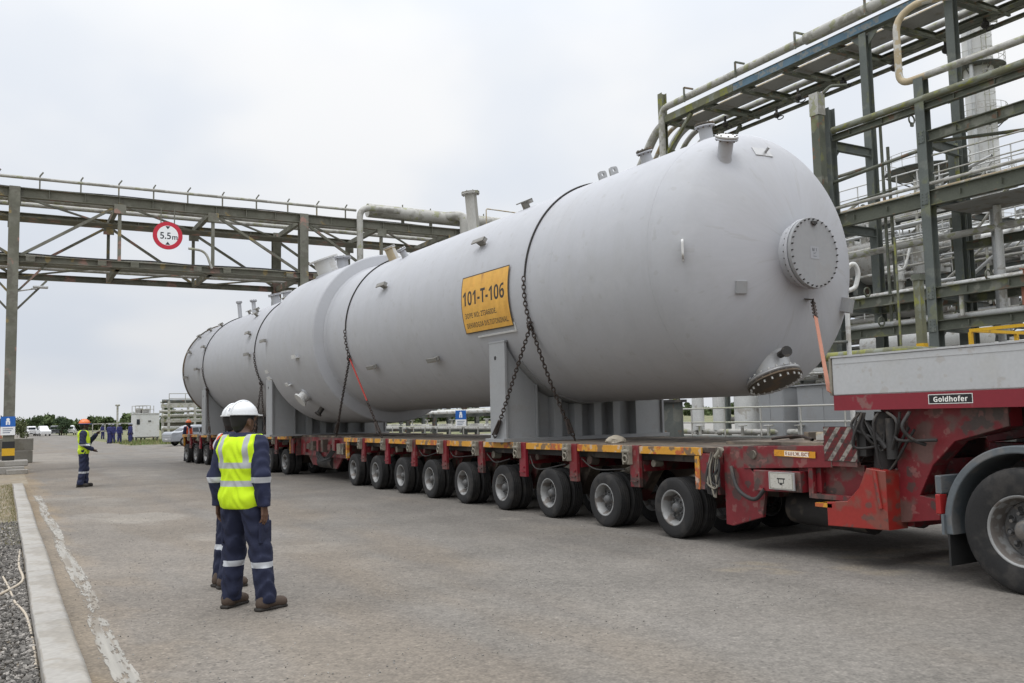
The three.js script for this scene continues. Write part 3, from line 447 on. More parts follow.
// ------------------------------------------------------------------ wheels
const tyreG = (r, w, ri) => { const h = w / 2, p = [[ri, -h * 0.86], [ri + 0.02, -h * 0.97], [mix(ri, r, 0.45), -h], [mix(ri, r, 0.72), -h * 0.985], [r - 0.028, -h * 0.9], [r - 0.008, -h * 0.78]];
  const gr = [0.5, 0.17, -0.17, -0.5]; const tread = []; for (const q of gr) tread.unshift([r, h * q - 0.009], [r - 0.012, h * q - 0.006], [r - 0.012, h * q + 0.006], [r, h * q + 0.009]);
  const prof = [...p, [r, -h * 0.68], ...tread.sort((a, b) => a[1] - b[1]), [r, h * 0.68], ...p.slice().reverse().map(([a, b]) => [a, -b])];
  return turned(prof, 44).rotateZ(Math.PI / 2); };
const rimG = (ri, w) => { const h = w / 2; // open face at -x
  return merge([turned([[ri + 0.004, h * 0.86], [ri + 0.016, h * 0.93], [ri + 0.006, h * 0.96], [ri - 0.012, h * 0.9], [ri - 0.02, h * 0.6], [ri - 0.04, h * 0.3], [ri - 0.045, -h * 0.3]], 40).rotateZ(Math.PI / 2), turned([[ri + 0.004, -h * 0.86], [ri - 0.02, -h * 0.8], [ri - 0.04, -h * 0.4], [ri - 0.045, -h * 0.3]], 40).rotateZ(Math.PI / 2)]); };
const discG = (ri, w, dish, n) => { const h = w / 2, c = h - dish, o = [turned([[ri - 0.043, c - 0.01], [ri - 0.06, c + 0.012], [ri * 0.55, c + 0.004], [ri * 0.45, c + 0.03], [0.05, c + 0.034]], 36).rotateZ(Math.PI / 2)];
  for (let i = 0; i < n; i++) { const a = (i / n) * 2 * Math.PI; o.push(new THREE.TorusGeometry(ri * 0.1, ri * 0.022, 6, 14).rotateY(Math.PI / 2).translate(-(c + 0.01), ri * 0.66 * Math.cos(a), ri * 0.66 * Math.sin(a))); }
  return merge(o); };
const holeG = (ri, w, dish, n) => { const c = w / 2 - dish, o = []; for (let i = 0; i < n; i++) { const a = (i / n) * 2 * Math.PI; o.push(new THREE.CylinderGeometry(ri * 0.095, ri * 0.095, 0.006, 14).rotateZ(Math.PI / 2).translate(-(c + 0.0105), ri * 0.66 * Math.cos(a), ri * 0.66 * Math.sin(a))); } return merge(o); };
const hubG = (k, dish, h, n = 8) => { const o = [turned([[0.1 * k, h - dish - 0.0], [0.085 * k, h - dish + 0.03], [0.07 * k, h - dish + 0.07 * k], [0.05 * k, h - dish + 0.09 * k], [0.001, h - dish + 0.095 * k]], 20).rotateZ(Math.PI / 2)];
  for (let i = 0; i < n; i++) { const a = (i / n) * 2 * Math.PI; o.push(new THREE.CylinderGeometry(0.013 * k, 0.015 * k, 0.04 * k, 6).rotateZ(Math.PI / 2).translate(-(h - dish + 0.02), 0.125 * k * Math.cos(a), 0.125 * k * Math.sin(a))); }
  return merge(o); };
const small = { t: metres(tyreG(0.385, 0.205, 0.218)), r: metres(rimG(0.218, 0.205)), d: metres(discG(0.218, 0.205, 0.13, 8)), o: holeG(0.218, 0.205, 0.13, 8), h: metres(hubG(0.8, 0.1, 0.1025)) };
const large = { t: metres(tyreG(0.535, 0.315, 0.292)), r: metres(rimG(0.292, 0.315)), d: metres(discG(0.292, 0.315, 0.17, 10)), o: holeG(0.292, 0.315, 0.17, 10), h: metres(hubG(1.25, 0.135, 0.1575, 10)) };
function wheel(parent, kit, x, y, z, flip, turn = 0) { const g = sub('wheel', parent, [x, y, z]); g.rotation.y = (flip ? Math.PI : 0) + turn; g.rotation.x = 0; const sp = rr(0, 6); for (const [n, geo, m] of [['tyre', kit.t, M.tyre], ['rim', kit.r, M.rim], ['disc', kit.d, M.disc], ['hand_holes', kit.o, M.black], ['hub', kit.h, M.disc]]) { const q = part(n, geo, m, g); q.rotation.x = sp; } return g; }

// ------------------------------------------------------------------ modular trailers
const pieces = {
  edge: [0, 1, 2].map(() => metres(box(0.03, 0.1, 1.24, 0, 0, 0, 0.006))), post: [0, 1, 2].map(() => metres(merge([box(0.06, 0.56, 0.2, 0, 0, 0, 0.008), box(0.03, 0.02, 0.14, -0.04, -0.2, 0), new THREE.CylinderGeometry(0.018, 0.018, 0.03, 8).rotateZ(Math.PI / 2).translate(-0.035, -0.12, 0.05)]))),
  lash: metres(merge([box(0.09, 0.26, 0.035, 0, 0, 0.055, 0.01), box(0.09, 0.26, 0.035, 0, 0, -0.055, 0.01), box(0.05, 0.24, 0.075, 0.01, 0, 0), new THREE.CylinderGeometry(0.03, 0.03, 0.17, 12).rotateX(Math.PI / 2).translate(-0.02, 0.05, 0), new THREE.TorusGeometry(0.045, 0.013, 6, 14).rotateY(Math.PI / 2).translate(-0.05, -0.05, 0)])),
  plank: [0, 1, 2].map(() => metres(box(2.93, 0.07, 0.72, 0, 0, 0, 0.008))),
};
function moduleTrailer(label, pos, turn, n) {
  const o = thing('heavy_trailer', label, 'trailer', pos, turn, 'modular heavy trailers under the vessel');
  const L = 0.81 + (n - 1) * 1.5 + 0.66;
  part('spine_beam', metres(slab(1.12, 1.88, 0.5, 1.04, -L + 0.05, -0.05)), M.grime, o);
  for (const x of [0.2, 2.8]) part('side_rail', metres(slab(x - 0.05, x + 0.05, 0.97, 1.07, -L, 0)), M.blackSteel, o);
  const np = Math.floor(L / 0.745);
  for (let i = 0; i < np; i++) { const m = part('deck_plate', pieces.plank[i % 3], M.deck, o); m.position.set(1.5, 1.135 + rr(-0.003, 0.004), -L + (L / np) * (i + 0.5)); }
  for (const far of [0, 1]) {
    const X = (v) => (far ? 3.0 - v : v);
    for (let i = 0; i < n; i++) {
      const z = -0.81 - 1.5 * i;
      const e = part('edge_board', pieces.edge[i % 3], M.amber, o); e.position.set(X(0.0), 1.115, z + (i === 0 ? -0.02 : 0)); e.rotation.x = rr(-0.004, 0.004);
      // swing arm, cylinder and knuckle of each axle
      const ax = part('swing_arm', metres(merge([bar([X(0.64), 0.385, z], [X(0.64), 0.86, z + 0.42], 0.2, 0.16), rod([X(0.0) + (far ? -0.2 : 0.2), 0.385, z], [X(1.28), 0.385, z], 0.06, 10), rod([X(0.64), 0.8, z + 0.42], [X(0.64), 1.06, z + 0.42], 0.13, 14)])), M.grime, o);
      part('hydraulic_cylinder', metres(merge([rod([X(0.3), 0.93, z + 0.62], [X(0.42), 0.72, z - 0.1], 0.055, 10), new THREE.SphereGeometry(0.062, 10, 8).translate(X(0.3), 0.94, z + 0.6)])), M.bracket, o);
      for (const wx of [0.1025, 0.33]) wheel(o, small, X(wx), 0.385, z, far === 1);
      for (const wx of [0.95, 1.18]) wheel(o, small, X(wx), 0.385, z, far === 0);
      if (i < n - 1) {
        const b = part('outrigger', pieces.post[(i * 2) % 3], i % 4 === 2 ? M.redStripe : M.red, o); b.rotation.z = rr(-0.02, 0.02); b.position.set(X(0.0), 0.89, z - 0.72); b.rotation.y = far ? Math.PI : 0;
        const l = part('lashing_bracket', pieces.lash, M.bracket, o); l.position.set(X(-0.055), 1.04, z - 0.83); l.rotation.y = far ? Math.PI : 0;
        part('cross_arm', metres(slab(X(0.05), X(1.1), 0.82, 0.966, z - 0.8, z - 0.62)), M.red, o);
        part('air_chamber', metres(rod([X(0.12), 0.93, z - 0.5], [X(0.26), 0.93 + rr(-0.02, 0.02), z - 0.5], rr(0.045, 0.07), 12)), i % 3 ? M.grime : M.bracket, o); if (rnd() < 0.75) part('hose', tube([[X(0.06), 0.95, z - 0.62], [X(0.04), rr(0.72, 0.86), z - rr(0.2, 0.4)], [X(0.1), rr(0.8, 0.95), z + rr(0.1, 0.4)]], rr(0.009, 0.014), 12, 5), M.blackSteel, o);
      }
    }
  }
  for (const z of [-0.02, -L + 0.02]) {
    part('end_plate', metres(slab(0.08, 2.92, 0.6, 1.095, z - 0.02, z + 0.02)), M.red, o);
    for (const x of [0.02, 2.98]) { const zi = z > -1 ? z - 0.27 : z + 0.2; part('end_marker', metres(slab(x - 0.035, x + 0.035, 0.655, 1.06, zi - 0.04, zi + 0.04)), M.amber, o); if (z > -1) part('end_side_plate', metres(slab(x - 0.025, x + 0.025, 0.66, 1.095, z - 0.225, z + 0.0)), M.red, o); }
  }
  return o;
}
const frontTrailer = moduleTrailer('nine-axle red trailer module with amber edge, nearest the gooseneck', [7.465, 0, -8.13], 0, 9);
const rearTrailer = moduleTrailer('rear red trailer module under the far half of the vessel', [7.48, 0, -26.12], 0.068, 9);
rearTrailer.userData.group = frontTrailer.userData.group;
// ------------------------------------------------------------------ coupling between the modules
{
  const o = thing('trailer_coupling', 'dark red coupling frame between the two trailer modules', 'coupling', [7.5, 0, -21.62]);
  const zz = -4.5, at = (x) => x - 0.0;
  for (const x of [0.35, 2.65]) part('side_beam', metres(slab(x - 0.16, x + 0.16, 0.62, 1.14, zz + 0.03, -0.06)), M.red, o);
  for (const z of [-0.5, -1.9, -3.3, -4.2]) part('cross_beam', metres(slab(0.5, 2.5, 0.7, 1.1, z - 0.12, z + 0.12)), M.red, o);
  part('side_plate', metres(plate([[-3.7, 0.35], [-1.6, 0.3], [-1.1, 0.62], [-0.3, 0.7], [-0.3, 1.12], [-4.3, 1.14], [-4.3, 0.7]], 0.05, 0.005).rotateY(-Math.PI / 2).translate(0.34, 0, 0)), M.red, o);
  part('control_box', metres(slab(0.06, 0.3, 0.72, 1.0, -0.85, -0.35, 0.02)), M.bracket, o);
  part('air_tank', metres(rod([0.4, 0.45, -3.1], [0.4, 0.45, -1.9], 0.17, 18)), M.blackSteel, o);
  part('deck_beam', metres(slab(0.2, 2.8, 1.146, 1.19, zz + 0.1, -0.1)), M.deck, o);
  for (let i = 0; i < 7; i++) part('bracket_box', metres(slab(0.02 + rr(0, 0.1), 0.2, rr(0.66, 0.85), rr(0.95, 1.1), -1.2 - i * 0.46, -1.2 - i * 0.46 + rr(0.14, 0.34), 0.01)), i % 3 ? M.grime : M.red, o);
  for (let i = 0; i < 4; i++) part('hose', tube([[0.15, 0.95, -0.9 - i * 0.1], [0.05, 0.6 - i * 0.03, -1.4 - i * 0.2], [0.1, 0.62, -2.2 - i * 0.15], [0.2, 0.9, -2.9]], 0.018, 24, 6), M.black, o);
}

// ------------------------------------------------------------------ gooseneck (axes: x across, z along the road)
const GX = 7.5;
{
  const o = thing('gooseneck', 'red gooseneck with a grey side panel, joining the front trailer to the truck', 'gooseneck', [GX, 0, -8.08]);
  const Z = (w) => w + 8.08, side = (outline, x, t, mat, name, label) => part(name, metres(plate(outline.map(([z, y]) => [Z(z), y]), t, 0.006).rotateY(-Math.PI / 2).translate(x, 0, 0)), mat, o, label);
  // rear attachment: tall cheek plates, drawbars
  for (const x of [0.03, 2.9]) {
    side([[-8.0, 0.27], [-7.9, 0.26], [-7.42, 0.4], [-7.36, 0.72], [-7.6, 0.95], [-7.6, 1.18], [-8.0, 1.18]], x, 0.05, M.red, 'cheek_plate');
    side([[-7.66, 0.94], [-6.4, 1.0], [-6.4, 1.22], [-7.66, 1.19]], x + 0.06, 0.2, M.red, 'drawbar');
    side([[-7.46, 0.70], [-6.78, 0.72], [-6.78, 0.93], [-7.46, 0.925]], x + 0.03, 0.24, M.red, 'lower_drawbar');
    const k = x < 1 ? -1 : 1;
    part('frame_plate', metres(slab(x - 0.03, x + 0.02, 0.66, 0.71, Z(-6.72), Z(-6.08))), M.red, o); part('frame_plate', metres(slab(x - 0.03, x + 0.02, 1.01, 1.06, Z(-6.72), Z(-6.08))), M.red, o);
    part('frame_plate', metres(slab(x - 0.03, x + 0.02, 0.71, 1.01, Z(-6.72), Z(-6.66))), M.red, o); part('frame_web', metres(slab(x + 0.1, x + 0.13, 0.7, 1.02, Z(-6.7), Z(-6.1))), M.red, o);
    part('pin', metres(rod([x - 0.06, 1.1, Z(-7.5)], [x + 0.1, 1.1, Z(-7.5)], 0.05, 14)), M.bracket, o); part('pin', metres(rod([x - 0.07, 0.82, Z(-7.34)], [x + 0.1, 0.82, Z(-7.34)], 0.055, 14)), M.bracket, o);
  }
  part('cross_tube', metres(slab(0.06, 2.9, 0.75, 1.12, Z(-7.95), Z(-7.7))), M.red, o);
  part('cross_tube', metres(slab(0.06, 2.9, 0.72, 0.98, Z(-6.9), Z(-6.6))), M.red, o);
  part('deck_plate', metres(slab(0.0, 2.95, 1.215, 1.25, Z(-7.95), Z(-6.5))), M.deck, o);
  const sw = canvasTex(256, 192, (x, w, h) => { x.fillStyle = '#b7b4ab'; x.fillRect(0, 0, w, h); x.strokeStyle = '#8d897f'; x.lineWidth = 10; x.strokeRect(6, 6, w - 12, h - 12); x.strokeStyle = '#2c2a28'; x.lineWidth = 9; x.strokeRect(100, 70, 56, 50); x.fillStyle = '#2c2a28'; x.fillRect(84, 62, 88, 16); x.fillRect(112, 120, 30, 22); for (let i = 0; i < 120; i++) { x.fillStyle = `rgba(70,58,45,${rr(0.03, 0.2)})`; x.fillRect(rr(0, w), rr(0, h), rr(2, 22), rr(2, 14)); } });
  part('switch_plate', [box(0.02, 0.19, 0.36)], M.alu, o).position.set(-0.105, 0.83, Z(-7.0));
  part('switch_symbol', new THREE.PlaneGeometry(0.34, 0.18).rotateY(-Math.PI / 2), new THREE.MeshStandardMaterial({ map: sw, roughness: 0.6 }), o).position.set(-0.117, 0.83, Z(-7.0));
  const yl = canvasTex(256, 40, (x, w, h) => { x.fillStyle = '#c98a1c'; x.fillRect(0, 0, w, h); x.fillStyle = '#e8ded0'; x.fillRect(66, 4, 150, 32); x.fillStyle = '#7d4a2a'; x.font = 'bold 30px sans-serif'; x.fillText('ЕШLЖ ВСТ', 70, 31); for (let i = 0; i < 60; i++) { x.fillStyle = `rgba(90,45,25,${rr(0.05, 0.3)})`; x.fillRect(rr(0, w), rr(0, h), rr(2, 18), rr(1, 8)); } });
  part('weight_label', new THREE.PlaneGeometry(0.58, 0.07).rotateY(-Math.PI / 2).rotateX(0.02), new THREE.MeshStandardMaterial({ map: yl, roughness: 0.6 }), o).position.set(-0.022, 1.125, Z(-6.88));
  part('air_tank', metres(rod([0.5, 0.5, Z(-7.35)], [0.5, 0.47, Z(-6.3)], 0.2, 20)), M.blackSteel, o);
  part('air_tank', metres(rod([1.3, 0.5, Z(-7.35)], [1.3, 0.47, Z(-6.3)], 0.2, 20)), M.blackSteel, o);
  // upper bed
  part('bed_floor', metres(slab(0.0, 3.0, 1.585, 1.74, Z(-6.33), Z(-2.0))), M.redStripe, o);
  const bed = (x0, x1, z0, z1) => slab(x0, x1, 1.742, 2.13, Z(z0), Z(z1), 0.012);
  part('side_panel', metres(bed(-0.004, 0.03, -6.33, -2.0)), M.alu, o); part('side_panel', metres(bed(2.97, 3.004, -6.33, -2.0)), M.alu, o);
  part('end_panel', metres(bed(0.032, 2.968, -6.32, -6.28)), M.alu, o); part('end_panel', metres(bed(0.032, 2.968, -2.05, -2.01)), M.alu, o);
  part('panel_lip', metres(slab(-0.012, 0.04, 2.131, 2.15, Z(-6.34), Z(-2.0))), M.alu, o);
  for (const y of [2.07]) part('panel_groove', metres(slab(-0.0075, 0, y - 0.004, y + 0.004, Z(-6.3), Z(-2.0))), M.alu, o);
  part('corner_post', metres(slab(-0.014, 0.05, 1.742, 2.13, Z(-6.36), Z(-6.332))), M.bracket, o);
  const lg = canvasTex(512, 112, (x, w, h) => { x.fillStyle = '#d8d8d4'; x.fillRect(0, 0, w, h); x.fillStyle = '#17181a'; x.fillRect(8, 8, w - 16, h - 16); x.fillStyle = '#eceae4'; x.font = 'bold 82px sans-serif'; x.textAlign = 'center'; x.textBaseline = 'middle'; x.fillText('Goldhofer', w / 2, h / 2 + 4); });
  part('maker_plate', new THREE.PlaneGeometry(0.44, 0.09).rotateY(-Math.PI / 2), new THREE.MeshStandardMaterial({ map: lg, roughness: 0.4 }), o).position.set(-0.003, 1.672, Z(-5.02));
  for (const x of [0.72, 2.28]) {
    side([[-6.0, 1.2], [-5.4, 1.28], [-4.9, 1.38], [-2.2, 1.38], [-2.2, 1.583], [-6.1, 1.583]], x, 0.34, M.red, 'main_beam');
    side([[-6.0, 1.183], [-6.08, 0.84], [-5.75, 0.82], [-5.6, 1.183]], x, 0.3, M.red, 'neck_beam');
  }
  for (const x of [0.12, 2.88]) {
    side([[-6.46, 0.4], [-5.74, 0.42], [-5.74, 0.98], [-5.95, 1.0], [-6.05, 0.8], [-6.2, 0.66], [-6.46, 0.63]], x, 0.3, M.redBright, 'foot_arm', 'bright red lower arm');
    side([[-5.735, 0.48], [-5.32, 0.54], [-5.32, 0.72], [-5.52, 0.75], [-5.36, 1.05], [-5.12, 1.28], [-4.6, 1.42], [-4.6, 1.583], [-5.9, 1.583], [-5.74, 1.2], [-5.735, 0.9]], x + (x < 1 ? 0.16 : -0.16), 0.22, M.red, 'upper_arm');
    part('foot_toe', metres(slab(x - 0.15, x + 0.15, 0.58, 0.62, Z(-6.62), Z(-6.4))), M.amber, o);
    part('gusset', metres(rod([x - 0.16, 0.98, Z(-5.85)], [x - 0.16, 0.62, Z(-5.8)], 0.022, 8)), M.redBright, o);
    part('lift_cylinder', metres(merge([rod([x + 0.06, 1.0, Z(-5.9)], [x + 0.06, 1.56, Z(-5.86)], 0.1, 20), rod([x - 0.04, 1.1, Z(-5.72)], [x - 0.04, 1.5, Z(-5.72)], 0.055, 12), slab(x - 0.1, x + 0.1, 1.12, 1.48, Z(-6.08), Z(-5.98)), rod([x - 0.05, 1.2, Z(-5.78)], [x - 0.05, 1.45, Z(-6.0)], 0.03, 8)])), M.blackSteel, o);
  }
  part('foot_crossbeam', metres(slab(0.27, 2.73, 0.43, 0.72, Z(-5.78), Z(-5.66))), M.red, o); part('foot_crossbeam', metres(slab(0.27, 2.73, 0.45, 0.7, Z(-6.36), Z(-6.2))), M.red, o);
  // chevron warning board
  const cv = canvasTex(256, 192, (x, w, h) => { x.fillStyle = '#8b867e'; x.fillRect(0, 0, w, h); x.strokeStyle = '#5c1518'; x.lineWidth = 40; for (let i = -4; i < 8; i++) { x.beginPath(); x.moveTo(i * 90 - 40, h + 40); x.lineTo(i * 90 + 200, -40); x.stroke(); } for (let i = 0; i < 200; i++) { x.fillStyle = `rgba(36,31,28,${rr(0.08, 0.38)})`; x.fillRect(rr(-10, w), rr(-10, h), rr(3, 40), rr(3, 24)); } });
  const cb = part('chevron_board', box(0.02, 0.36, 0.42), M.blackSteel, o); cb.position.set(0.0, 1.24, Z(-6.27));
  part('chevron_stripes', new THREE.PlaneGeometry(0.41, 0.35).rotateY(-Math.PI / 2).translate(-0.0125, 0, 0), new THREE.MeshStandardMaterial({ map: cv, roughness: 0.5 }), cb);
  // hoses hanging at the joint
  for (let i = 0; i < 9; i++) { const z0 = Z(-8.2 + rr(-0.03, 0.12)), y0 = rr(0.95, 1.12); part('hose', tube([[-0.06, y0, z0], [-0.1 + rr(-0.02, 0.02), y0 - rr(0.15, 0.35), z0 + rr(-0.06, 0.08)], [-0.09, rr(0.55, 0.75), z0 + rr(-0.05, 0.1)], [-0.07, rr(0.7, 0.95), z0 + rr(0.02, 0.14)], [-0.05, y0 - 0.05, z0 + rr(0.05, 0.16)]], rr(0.01, 0.017), 22, 6), i % 3 ? M.blackSteel : M.bracket, o); }
  part('hose', tube([[-0.03, 0.95, Z(-7.85)], [-0.08, 0.7, Z(-7.7)], [-0.08, 0.6, Z(-7.45)], [-0.06, 0.72, Z(-7.3)]], 0.024, 24, 7), M.blackSteel, o);
  part('coupling_head', metres(merge([rod([-0.07, 1.06, Z(-8.06)], [-0.07, 1.16, Z(-7.95)], 0.03, 10), new THREE.TorusGeometry(0.05, 0.015, 6, 14).rotateY(1.2).translate(-0.08, 1.12, Z(-7.98))])), M.bracket, o);
  for (let i = 0; i < 10; i++) { const z0 = Z(-6.1 + rr(0, 0.75)); part('hose', tube([[0.0 + rr(-0.05, 0.1), 1.56, z0], [-0.04 + rr(-0.03, 0.1), rr(1.2, 1.45), z0 + rr(-0.1, 0.2)], [0.0 + rr(-0.03, 0.1), rr(0.95, 1.3), z0 + rr(-0.15, 0.25)], [0.1, rr(1.2, 1.5), z0 + rr(0, 0.4)]], rr(0.01, 0.02), 18, 6), M.blackSteel, o); }
  // rags and chain lying on the bed in front of the vessel
  for (let i = 0; i < 6; i++) part('spare_chain', tube([[0.4 + i * 0.3, 1.27, Z(-7.6)], [0.5 + i * 0.28, 1.3, Z(-7.2 + rr(-0.1, 0.1))], [0.3 + i * 0.33, 1.268, Z(-6.9)]], 0.018, 16, 6), M.chain, o);
}

// ------------------------------------------------------------------ rear of the truck
{
  const o = thing('truck', 'grey rear mudguard and big twin wheels of the truck under the gooseneck', 'truck', [7.45, 0, -4.42]);
  const guard = (z) => { const s = new THREE.Shape(), c = 0.545; const a0 = rad(-8), a1 = rad(188); s.absarc(0, 0, 0.7, a0, a1, false); s.absarc(0, 0, 0.655, a1, a0, true); return new THREE.ExtrudeGeometry(s, { depth: 0.6, bevelEnabled: true, bevelSize: 0.012, bevelThickness: 0.012, bevelSegments: 2, curveSegments: 28 }).rotateY(-Math.PI / 2).translate(0.63, c, z); };
  for (const [z, k] of [[0, 0], [1.36, 1]]) for (const far of [0, 1]) {
    const X = (v) => (far ? 3.08 - v : v);
    wheel(o, large, X(0.1575), 0.535, z, far === 1); wheel(o, large, X(0.51), 0.535, z, far === 0);
    const g = part('mudguard', metres(guard(z)), M.plasticGrey, o); if (far) g.position.x = 2.42;
    const lip = part('mudguard_lip', metres(slab(X(-0.01), X(0.62), 0.44, 0.62, z - 0.725, z - 0.7)), M.plasticGrey, o);
    if (!k) part('mudflap', metres(slab(X(0.02), X(0.62), 0.16, 0.5, z - 0.69, z - 0.67)), M.black, o);
    part('axle', metres(rod([X(0.3), 0.535, z], [1.54, 0.535, z], 0.1, 12)), M.blackSteel, o);
  }
  for (const x of [1.08, 2.0]) part('chassis_rail', metres(slab(x - 0.04, x + 0.04, 0.8, 1.06, -0.9, 4.2)), M.blackSteel, o);
  part('end_crossmember', metres(slab(1.125, 1.955, 0.82, 1.0, -0.9, -0.8)), M.blackSteel, o);
  part('fifth_wheel', metres(merge([new THREE.CylinderGeometry(0.46, 0.46, 0.09, 28).translate(1.54, 1.25, 0.6), slab(1.2, 1.88, 1.06, 1.2, 0.3, 0.9)])), M.blackSteel, o);
  part('tail_lamp', slab(-0.005, 0.1, 0.62, 0.8, -0.78, -0.728, 0.01), M.lamp, o); part('tail_lamp', slab(2.98, 3.085, 0.62, 0.8, -0.78, -0.728, 0.01), M.lamp, o);
  part('lamp_bracket', slab(0.02, 0.5, 0.8, 0.97, -0.79, -0.728, 0.012), M.plasticGrey, o);
  part('air_duct', metres(slab(0.36, 0.56, 1.262, 1.33, -0.12, 1.1, 0.02)), M.pipeWhite, o, 'pale cover above the mudguard');
}

// ------------------------------------------------------------------ ratchet strap from the head to the gooseneck
{
  const o = thing('ratchet_strap', 'orange strap hanging from the vessel end down to the gooseneck panel', 'strap', [9.6, 0, -8.2]);
  const a = V(-0.1, 3.08, -0.08), b = V(-2.14, 1.78, 1.85), m = a.clone().lerp(b, 0.22);
  stuff(part('hook_chain', chainAlong([[a.x, a.y, a.z], [m.x, m.y - 0.01, m.z]]), M.chain, o));
  part('webbing', metres(bar([m.x, m.y, m.z], [b.x, b.y, b.z], 0.052, 0.006, [-0.5, 0, 0.86])), M.strap, o);
}
// ------------------------------------------------------------------ people
// surface of a distance field by naive surface nets
function surfaceNet(field, lo, hi, cell) {
  const n = [0, 1, 2].map((i) => Math.ceil((hi[i] - lo[i]) / cell) + 1), [nx, ny, nz] = n, F = new Float32Array(nx * ny * nz);
  for (let k = 0, o = 0; k < nz; k++) for (let j = 0; j < ny; j++) for (let i = 0; i < nx; i++, o++) F[o] = field(lo[0] + i * cell, lo[1] + j * cell, lo[2] + k * cell);
  const id = new Int32Array(nx * ny * nz).fill(-1), pos = [], idx = [], at = (i, j, k) => (k * ny + j) * nx + i;
  for (let k = 0; k < nz - 1; k++) for (let j = 0; j < ny - 1; j++) for (let i = 0; i < nx - 1; i++) {
    let m = 0, x = 0, y = 0, z = 0, c = 0; const f = [];
    for (let q = 0; q < 8; q++) { const v = F[at(i + (q & 1), j + ((q >> 1) & 1), k + (q >> 2))]; f.push(v); if (v < 0) m |= 1 << q; }
    if (m === 0 || m === 255) continue;
    for (let a = 0; a < 8; a++) for (let b = 0; b < 3; b++) { if (a & (1 << b)) continue; const e = a | (1 << b); if ((f[a] < 0) === (f[e] < 0)) continue; const t = f[a] / (f[a] - f[e]); x += (a & 1) + (b === 0 ? t : 0); y += ((a >> 1) & 1) + (b === 1 ? t : 0); z += (a >> 2) + (b === 2 ? t : 0); c++; }
    id[at(i, j, k)] = pos.length / 3; pos.push(lo[0] + (i + x / c) * cell, lo[1] + (j + y / c) * cell, lo[2] + (k + z / c) * cell);
  }
  const quad = (a, b, c, d, flip) => { if (a < 0 || b < 0 || c < 0 || d < 0) return; if (flip) idx.push(a, c, b, a, d, c); else idx.push(a, b, c, a, c, d); };
  for (let k = 1; k < nz - 1; k++) for (let j = 1; j < ny - 1; j++) for (let i = 1; i < nx - 1; i++) {
    const v = F[at(i, j, k)] < 0;
    if (v !== F[at(i + 1, j, k)] < 0) quad(id[at(i, j - 1, k - 1)], id[at(i, j, k - 1)], id[at(i, j, k)], id[at(i, j - 1, k)], !v);
    if (v !== F[at(i, j + 1, k)] < 0) quad(id[at(i - 1, j, k - 1)], id[at(i - 1, j, k)], id[at(i, j, k)], id[at(i, j, k - 1)], !v);
    if (v !== F[at(i, j, k + 1)] < 0) quad(id[at(i - 1, j - 1, k)], id[at(i, j - 1, k)], id[at(i, j, k)], id[at(i - 1, j, k)], !v);
  }
  const g = new THREE.BufferGeometry(); g.setAttribute('position', new THREE.Float32BufferAttribute(pos, 3)); g.setIndex(idx); g.computeVertexNormals(); return g;
}
const smin = (a, b, k) => { const h = Math.max(k - Math.abs(a - b), 0) / k; return Math.min(a, b) - h * h * k * 0.25; };
// bones: [ax,ay,az, bx,by,bz, ra, rb]
function capsule(p, b) { const [ax, ay, az, bx, by, bz, ra, rb] = b, dx = bx - ax, dy = by - ay, dz = bz - az, t = clamp(((p[0] - ax) * dx + (p[1] - ay) * dy + (p[2] - az) * dz) / (dx * dx + dy * dy + dz * dz + 1e-9)); return Math.hypot(p[0] - ax - dx * t, p[1] - ay - dy * t, p[2] - az - dz * t) - mix(ra, rb, t); }
function boneMesh(bones, cell, k, { grow = 0, cut, folds = 0 } = {}) {
  const lo = [9, 9, 9], hi = [-9, -9, -9];
  for (const b of bones) for (let i = 0; i < 3; i++) { const r = Math.max(b[6], b[7]) + grow + 0.05; lo[i] = Math.min(lo[i], b[i] - r, b[i + 3] - r); hi[i] = Math.max(hi[i], b[i] + r, b[i + 3] + r); }
  const p = [0, 0, 0];
  return surfaceNet((x, y, z) => { p[0] = x; p[1] = y; p[2] = z; let d = 1; for (const b of bones) { const c = capsule(p, b); d = d === 1 ? c : smin(d, c, k); } d -= grow; if (folds) d += folds * (Math.sin(y * 46 + 5 * Math.sin(x * 21 + z * 17)) * 0.5 + (vnoise(x * 13 + 3, y * 11, z * 13) - 0.5) * 1.6); if (cut) d = Math.max(d, cut(x, y, z)); return d; }, lo, hi, cell);
}
// planar coordinates for the woven bands: u across, v up, both in metres
function bandUV(g, cx = 0) { const p = g.attributes.position, uv = new Float32Array(p.count * 2); for (let i = 0; i < p.count; i++) { uv[2 * i] = (p.getX(i) - cx) / 2 + 0.5; uv[2 * i + 1] = p.getY(i) / 2; } g.setAttribute('uv', new THREE.BufferAttribute(uv, 2)); return g; }
// garment cloth: 2 m square of cloth colour with reflective bands at given heights and verticals
function cloth(base, bands, ups = [], tape = '#b9bcc0') {
  const tex = canvasTex(1024, 1024, (x, w) => { x.fillStyle = base; x.fillRect(0, 0, w, w); for (let i = 0; i < 2600; i++) { x.fillStyle = `rgba(${rnd() < 0.5 ? '0,0,0' : '255,255,255'},${rr(0.008, 0.035)})`; x.fillRect(rr(0, w), rr(0, w), rr(2, 26), rr(2, 40)); } x.fillStyle = tape; for (const [y0, y1] of bands) x.fillRect(0, w - y1 * 512, w, (y1 - y0) * 512); for (const [x0, x1, y0, y1] of ups) x.fillRect(512 + x0 * 512, w - y1 * 512, (x1 - x0) * 512, (y1 - y0) * 512); });
  return new THREE.MeshStandardMaterial({ map: tex, roughness: 0.85 });
}
const skins = [plain([0.12, 0.062, 0.038], 0.55), plain([0.055, 0.03, 0.02], 0.55)];
